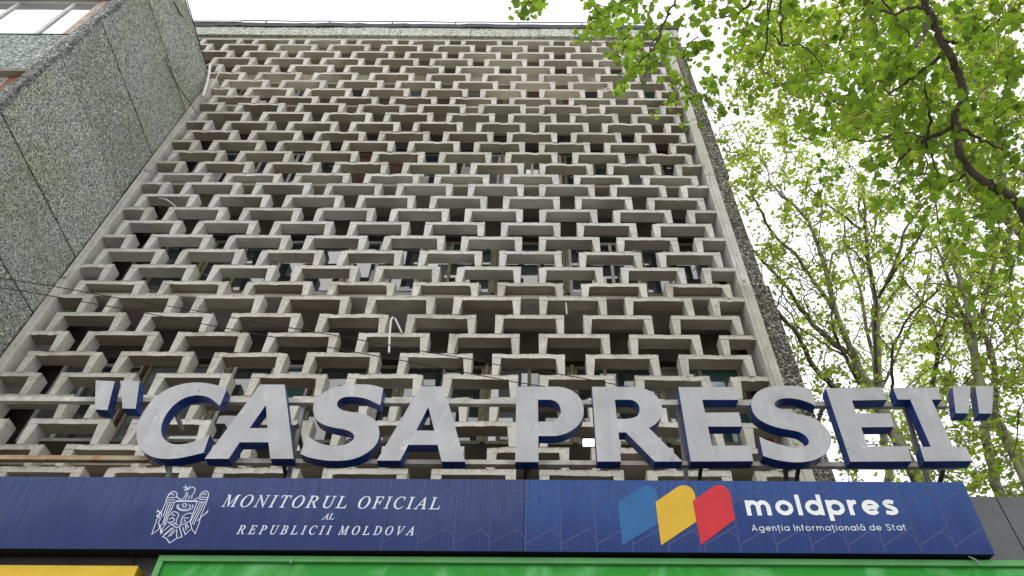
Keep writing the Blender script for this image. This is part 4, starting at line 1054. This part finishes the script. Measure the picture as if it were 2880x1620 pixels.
def twig_mesh(twigs, r0, mat, parent):
    m = MB()
    for pts, L in twigs:
        ra = min(r0*2.4, r0*(.75+.9*L)); m.tube(pts, [ra*(1-.62*i/(len(pts)-1)) for i in range(len(pts))], 4, cap=False)
    o = m.build('twigs', mat, parent); return tag(o, kind='stuff')
def refine(pts, k=3, wob=0.0, rn=None):
    q = smooth([tuple(p) for p in pts], k)
    q = [Vector(p) for p in q]
    if wob and rn:
        for i in range(1, len(q)-1): q[i] += Vector((rn.gauss(0, wob), rn.gauss(0, wob), rn.gauss(0, wob)))
    return q
def tree(name, base, label, limbs, mats, group=None):
    T = empty(name, base, label, 'tree', group)
    L3 = []
    for i, (pts, ra, rb, mt, nm) in enumerate(limbs):
        q = refine(pts, 4, .012, random.Random(i))
        n = len(q); m = MB(); m.tube(q, [(ra+(rb-ra)*(k/(n-1)))*(1 if k < n-3 or i == 0 else (n-k)/4.0+.1) for k in range(n)], 9 if ra > .05 else 6); m.build(nm, mt, T)
        L3.append(q)
    return T, L3
def ext(P, ground, dz=None):
    """points from the ground up to P"""
    g_ = Vector(ground); mid = g_.lerp(P, .5)+Vector((0, 0, .4)); return [g_, mid, P]

rn = random.Random(21)
M_BARKM2 = bark('bark_brown_grey', (0.06, 0.05, 0.038), (0.12, 0.10, 0.075), (0.22, 0.20, 0.15))  # dark brown-grey bark of the main near limb
D, Pl, Md = M_BARKD, M_BARKP, M_BARKM
# --- the near tree: its trunk stands to the right of the frame, the boughs hang over the street
def nl(px, d0, d1, ra, rb, mt=D, nm='limb'): return (limb_pts(px, d0, d1), ra*.8, rb*.8, mt, nm)
main = r4((1700,1400),(1570,1320),(1500,1240),(1460,1150),(1430,980),(1415,850),(1485,735),(1450,610),(1400,470),(1300,300),(1245,160),(1190,0),(1160,-120))
main = r8((1990,300),(1932,190),(1860,60),(1790,10)) + main
tb = limb_pts(main, 10.2, 9.0)
start = tb[0]
trunk = ext(start, (start.x+2.2, start.y-.6, 0))
limbs = [(trunk, .24, .085, D, 'trunk'), (tb, .050, .037, M_BARKM2, 'limb'),
 nl(r4((1400,950),(1200,1050),(1050,1150),(930,1270)), 9.6, 9.3, .034, .018),
 nl(r4((1190,1030),(1000,1000),(850,1050),(640,1070),(560,1060)), 9.5, 9.9, .016, .008),
 nl(r4((1200,1040),(1220,880),(1190,760),(1195,600)), 9.5, 9.2, .022, .012),
 nl(r4((1100,590),(1000,650),(900,690),(820,610),(640,720)), 9.3, 9.8, .02, .009),
 nl(r4((1300,430),(1200,500),(1100,590)), 9.2, 9.3, .026, .02),
 nl(r4((1190,60),(1060,60),(960,110),(880,20),(820,-60)), 9.0, 9.4, .022, .012),
 nl(r4((960,110),(1030,200),(1090,270)), 9.1, 9.3, .016, .008),
 nl(r4((960,110),(850,70),(740,40),(620,210)), 9.1, 9.6, .018, .008),
 nl(r4((1180,170),(1190,250),(1130,340),(1100,360)), 9.1, 9.2, .035, .012, Md),
 nl(r4((1450,970),(1560,1020),(1680,1090),(1850,1180)), 9.4, 9.9, .026, .012),
 nl(r4((1500,1310),(1400,1370),(1190,1390),(1000,1370)), 9.6, 9.9, .02, .008),
 nl(r4((1190,1050),(1240,1180),(1290,1330),(1290,1449)), 9.6, 9.8, .014, .008),
 nl(r4((1180,1060),(1190,1250),(1185,1449)), 9.6, 9.8, .011, .006),
 nl(r4((1320,300),(1420,330),(1540,290),(1700,200),(1790,20)), 9.0, 9.6, .02, .01),
 nl(r4((820,-60),(780,60),(820,220)), 9.4, 9.2, .022, .014),
 nl(r4((820,-60),(500,-120),(250,-140),(100,-60),(110,130),(90,330),(10,230)), 9.4, 8.6, .026, .012),
 nl(r4((90,330),(150,345),(270,350),(340,410),(420,520)), 8.7, 8.6, .013, .007),
 nl(r3((1932,120),(1990,-80)), 8.6, 8.6, .014, .014),
 nl(r4((250,-140),(-60,-60),(-160,40),(-250,110),(-400,140)), 9.2, 9.6, .018, .009),
 nl(r3((1800,20),(1700,100),(1600,130),(1470,145)), 9.3, 9.8, .013, .006),
 nl(r3((1240,-90),(1230,30),(1150,150),(1110,260),(1040,400),(980,450),(915,515)), 9.3, 8.9, .017, .008),
 nl(r3((1110,260),(1060,330),(1040,420),(1058,650)), 9.0, 9.1, .009, .005),
 nl(r3((1345,-80),(1340,140)), 9.3, 9.4, .011, .006),
 nl(r3((1400,280),(1330,330),(1290,430),(1330,500),(1350,620)), 9.2, 9.4, .010, .005),
 nl(r3((850,0),(790,75),(740,160),(690,240),(640,270)), 9.5, 9.6, .009, .004),
 nl(r3((1240,-90),(1000,-140),(850,-60),(850,0)), 9.3, 9.5, .014, .009),
 nl(r3((850,-60),(600,-120),(200,-60),(110,30),(60,90)), 9.5, 9.7, .011, .005),
 nl(r3((1740,590),(1700,690),(1650,770)), 9.7, 9.8, .009, .005),
 nl(r3((1932,0),(1930,300),(1850,480),(1740,590)), 9.3, 9.7, .012, .008),
 nl(r3((1580,780),(1560,700)), 9.7, 9.8, .006, .004)]
NT_, L3 = tree('street_tree', tuple(trunk[0]), 'near plane tree overhanging the top right corner with large bright green leaves', limbs, None)
ok = []
for x, y in pts_near:
    d = rn.uniform(9.0, 12.2)
    p = far(x, y, d)
    if p.y > 7.6 and p.x < 4.1 and p.z < 22.3: p = far(x, y, 7.0/ (p.y/d))
    ok.append(p)
tw = grow(L3, ok, .5, .12, rn); twig_mesh(tw, .0055, M_BARKD, NT_)
lv = leaves(ok, (3, 5), .094, LS5, rn, .060)
# the 300 leaves that show largest are parts of their own
def showing(l):
    v = l[1]-EYE; d = np.linalg.norm(v); z = v@_f; x = (v@RIGHT)/z*FPX+1440+CX; y = 810+CY-(v@UP)/z*FPX
    if not (0 < x < 2880 and 0 < y < 1620): return 0
    return l[2]/d*abs(l[0][:, 2]@(v/d))
lv.sort(key=showing, reverse=True)
big, rest = lv[:300], lv[300:]
leaf_me = []
for i, (v, f) in enumerate(LS5):
    for tv in (.15, .5, .85):
        me = bpy.data.meshes.new('leaf'); me.from_pydata([tuple(a) for a in v], [], [tuple(int(q) for q in a) for a in f])
        a_ = me.attributes.new('tint', 'FLOAT', 'FACE'); a_.data.foreach_set('value', np.full(len(f), tv, np.float32)); me.materials.append(M_LEAFN); leaf_me.append(me)
off = base_of(NT_)
for Rm, o, s, si, tint in big:
    ob = bpy.data.objects.new('leaf', leaf_me[si*3+min(2, int(tint*3))]); COL.objects.link(ob); ob.parent = NT_
    ob.matrix_local = Matrix.Translation(Vector(o)-off) @ Matrix([list(r_) for r_ in Rm]).to_4x4() @ Matrix.Scale(s, 4)
tag(leaf_mesh('crown', rest, LS5, M_LEAFN, NT_), kind='stuff')
print('near leaves', len(lv))

# --- trees further back
DF = bark('bark_dark_grey', (0.075, 0.066, 0.048), (0.14, 0.125, 0.095), (0.22, 0.20, 0.15))
def fl(px, d0, d1, ra, rb, mt=Pl, nm='limb'): return (limb_pts(px, d0, d1), ra*.74, rb*.74, mt, nm)
tA = limb_pts(r8((800,1560),(740,1449),(620,1180)), 18.6, 19)
tr = ext(tA[0], (tA[0].x+1.0, tA[0].y+.2, 0))
A_l = [(tr+tA[1:], .15, .105, Pl, 'trunk'),
 fl(r8((620,1180),(510,900),(440,600),(380,420),(330,270),(230,130),(80,0),(0,-90)), 19, 20.5, .10, .035),
 fl(r8((590,1220),(430,1080),(280,920),(170,760),(60,620),(-60,500),(-180,360)), 19, 20, .10, .03, Md),
 fl(r8((590,1120),(480,870),(330,650),(200,470),(50,330),(-60,120),(-150,-20)), 19, 20.2, .075, .035, Md),
 fl(r8((690,1449),(560,1200),(480,1010),(500,870)), 18.2, 18.4, .06, .035, DF),
 fl(r8((500,870),(440,1000),(430,1010)), 18.4, 18.4, .02, .02, DF),
 fl(r8((560,1230),(430,1150),(300,1060),(230,1020),(150,900),(0,770)), 19, 19.6, .045, .02, Md),
 fl(r8((460,650),(480,500),(540,430),(700,430)), 19.6, 20, .05, .02, Pl),
 fl(r8((330,270),(400,200),(410,80),(350,-60)), 20.2, 21, .035, .015, Md),
 fl(r8((310,900),(270,800),(340,760),(420,740)), 19.4, 19.6, .03, .014, Md),
 fl(r8((640,1150),(700,1020),(790,890)), 19, 19.3, .02, .012, DF)]
dl = limb_pts(r8((520,1500),(480,1449),(330,1300),(230,1090),(90,930),(40,850),(-40,760)), 17.5, 18.2)
tB = limb_pts(r8((830,1560),(830,1449),(820,1150),(815,850)), 21, 21.5)
B_l = [(ext(tB[0], (tB[0].x+.6, tB[0].y+.2, 0))+tB[1:], .14, .10, Pl, 'trunk'),
 fl(r8((815,850),(780,640),(750,460),(740,300),(735,200),(720,0),(700,-120)), 21.5, 22.6, .09, .035, Pl),
 fl(r8((818,1449),(812,1150),(822,830),(780,640),(750,480),(735,260)), 20.7, 21, .055, .03, DF),
 fl(r8((830,800),(900,660),(1000,430),(1030,290),(1200,60),(1230,20)), 21.4, 22, .06, .03, Md),
 fl(r8((830,800),(960,590),(1120,360),(1190,230),(1200,120)), 21, 21.5, .06, .03, DF),
 fl(r8((740,540),(640,440),(540,350)), 21, 21.6, .04, .02, DF),
 fl(r8((730,260),(690,280),(560,170),(440,90),(340,0),(300,-80)), 21.2, 22, .055, .03, DF),
 fl(r8((735,230),(690,150),(690,60),(720,0)), 21.2, 21.6, .04, .03, DF),
 fl(r8((770,400),(810,270),(830,170),(890,60)), 21.3, 22, .03, .02, DF)]
tC = limb_pts(r8((1600,1560),(1600,1449),(1550,1200),(1500,1000)), 20, 20.5)
C_l = [(ext(tC[0], (tC[0].x+.8, tC[0].y+.2, 0))+tC[1:], .14, .09, Pl, 'trunk'),
 fl(r8((1500,1000),(1380,720),(1330,560),(1280,440),(1200,320)), 20.5, 21.5, .07, .035, Md),
 fl(r8((1520,1040),(1560,900),(1500,740),(1450,620),(1400,560)), 20.4, 21.5, .05, .025, Pl),
 fl(r8((1500,1000),(1520,800),(1530,640),(1500,500)), 20.3, 21, .04, .02, DF),
 fl(r8((1250,1130),(1330,1000),(1350,880)), 19.7, 19.6, .06, .05, DF),
 fl(r8((1215,1560),(1240,1449),(1285,1230),(1265,1150),(1300,1080),(1330,1000)), 19.4, 19.6, .075, .055, DF),
 fl(r8((945,1560),(940,1449),(935,1300),(945,1180),(1000,1060),(1080,920),(1200,820),(1280,730),(1320,640)), 19.2, 19.8, .05, .03, DF),
 fl(r8((940,1190),(930,1100)), 19.3, 19.3, .03, .02, DF),
 fl(r8((1480,1449),(1700,1200),(1830,1080),(1932,950)), 19.6, 19, .03, .02, DF)]
tD = limb_pts([(2850,1480),(2815,1402),(2790,1310),(2770,1190),(2760,1100)], 17.5, 18)
D_l = [(ext(tD[0], (tD[0].x+.9, tD[0].y+.2, 0))+tD[1:], .12, .085, Pl, 'trunk'),
 (limb_pts([(2760,1100),(2745,1020),(2740,950),(2715,850),(2690,760),(2660,640)], 18, 19.5), .075, .035, Pl, 'limb'),
 (limb_pts([(2900,1400),(2870,1330),(2820,1200),(2800,1180)], 17.6, 18), .07, .06, Pl, 'limb'),
 (limb_pts([(2800,1180),(2790,1000),(2760,900),(2800,700),(2760,560)], 18, 19.5), .07, .03, Md, 'limb'),
 (limb_pts([(2740,950),(2690,900),(2600,860),(2560,820)], 18.4, 19), .03, .02, Md, 'limb'),
 (limb_pts([(2700,1370),(2600,1290),(2530,1250),(2440,1240)], 17.2, 17.8), .03, .012, Md, 'limb')]
tE = limb_pts([(2990,1000),(2960,800),(2900,690),(2830,620),(2741,540),(2690,460),(2640,380)], 15, 16)
E_l = [(ext(tE[0], (tE[0].x+2.8, tE[0].y-.2, 0)), .17, .11, Pl, 'trunk'), (tE, .095, .05, Pl, 'limb'),
 (limb_pts([(2830,600),(2800,400),(2770,290),(2740,200),(2720,110),(2730,0)], 15.4, 17), .09, .05, Pl, 'limb'),
 (limb_pts([(2741,540),(2740,420),(2700,330),(2600,250),(2480,190)], 15.8, 16.6), .05, .02, Md, 'limb'),
 (limb_pts([(2640,380),(2500,330),(2380,300),(2300,260)], 16, 17), .05, .02, Md, 'limb')]
tF = limb_pts([(2520,1480),(2500,1330),(2480,1200)], 23, 23.5)
F_l = [(ext(tF[0], (tF[0].x+.6, tF[0].y+.2, 0))+tF[1:], .15, .10, Pl, 'trunk'),
 (limb_pts([(2480,1200),(2470,1060),(2440,940),(2420,820),(2380,700),(2370,560)], 23.5, 24.5), .07, .025, Pl, 'limb'),
 (limb_pts([(2475,1100),(2540,960),(2590,860),(2620,700),(2610,600)], 23.5, 24.5), .045, .02, Md, 'limb'),
 (limb_pts([(2440,940),(2500,860),(2560,720),(2570,640)], 23.8, 24.5), .03, .015, Md, 'limb'),
 (limb_pts([(2470,1060),(2400,980),(2340,930),(2280,900)], 23.6, 24), .025, .012, Md, 'limb'),
 (limb_pts([(2480,1180),(2560,1080),(2660,1010),(2760,960)], 23.3, 24), .03, .014, Md, 'limb')]
specs = [('background_tree', A_l+[(dl, .07, .03, DF, 'limb')], 'pale-barked tree just right of the building, trunk rising behind the last E'),
 ('background_tree', B_l, 'straight slender tree with forked top, its trunk rising behind the final E and I'),
 ('background_tree', C_l, 'group-forming tree with thin dark crooked stems above the closing quotation mark'),
 ('background_tree', D_l, 'pale tree whose trunk meets the grey canopy at the right frame edge'),
 ('background_tree', F_l, 'slim pale tree furthest back, seen through the gap between the last E and I'),
 ('background_tree', E_l, 'pale tree leaning in from the right behind the large bright leaves')]
def forks(limbs, rn, every, length, r0):
    """side branches that climb away from the limbs"""
    out = []
    for pts, ra, rb, mt, nm in limbs:
        if nm == 'trunk': continue
        q = refine(pts, 4)
        L = sum((q[i+1]-q[i]).length for i in range(len(q)-1))
        for _ in range(int(L/every)):
            i = rn.randrange(1, len(q)-1); d = (q[i+1]-q[i-1]).normalized()
            side = Vector((rn.gauss(0, 1), rn.gauss(0, .6), rn.gauss(0, .5)+.3)).normalized()
            v = (d*.8+side*.75).normalized(); p = q[i].copy(); br = [p.copy()]
            n = rn.randint(4, 6); ln_ = length*rn.uniform(.5, 1.2)
            for k in range(n):
                v = (v+Vector((rn.gauss(0, .22), rn.gauss(0, .22), rn.gauss(0, .15)+.06))).normalized()
                p = p+v*ln_/n; br.append(p.copy())
            if any(b.x < 4.2 and b.z < 22.5 for b in br): continue
            r = min(r0, rb*.9); out.append((br, r*rn.uniform(.6, 1), .006, M_BARKM if rn.random() < .7 else DF, 'branch'))
    return out
trees = []
for nm, ll, lab in specs:
    ll = ll+forks(ll, rn, .55, 1.7, .020)
    T, L3 = tree(nm, tuple(ll[0][0][0]), lab, ll, None, 'trees behind the sign'); trees.append((T, L3))
allp = [np.array([list(p) for L in L3 for p in L]) for T, L3 in trees]
# image position of every skeleton node: a spray belongs to the tree whose wood passes closest
def proj(P):
    v = P-EYE; z = v@_f; return np.stack([(v@RIGHT)/z*FPX+1440+CX, 810+CY-(v@UP)/z*FPX], 1)
uv = [proj(a) for a in allp]
tg = [[] for _ in trees]
for x, y in pts_far:
    best = min(range(len(trees)), key=lambda i: ((uv[i]-[x, y])**2).sum(1).min())
    j = int(np.argmin(((uv[best]-[x, y])**2).sum(1)))
    d = float(np.linalg.norm(allp[best][j]-EYE))+rn.gauss(.3, 1.1)
    p = far(x, y, d)
    if p.x < 4.15 and p.z < 22.4:
        continue
    tg[best].append(p)
tot = 0
for (T, L3), t in zip(trees, tg):
    if not t: continue
    tw = grow(L3, t, .8, .10, rn); twig_mesh(tw, .0115, M_BARKM, T)
    l2 = leaves(t, (6, 8), .100, LS3, rn, .085); tot += len(l2)
    tag(leaf_mesh('crown', l2, LS3, M_LEAFF, T), kind='stuff')
print('far leaves', tot)
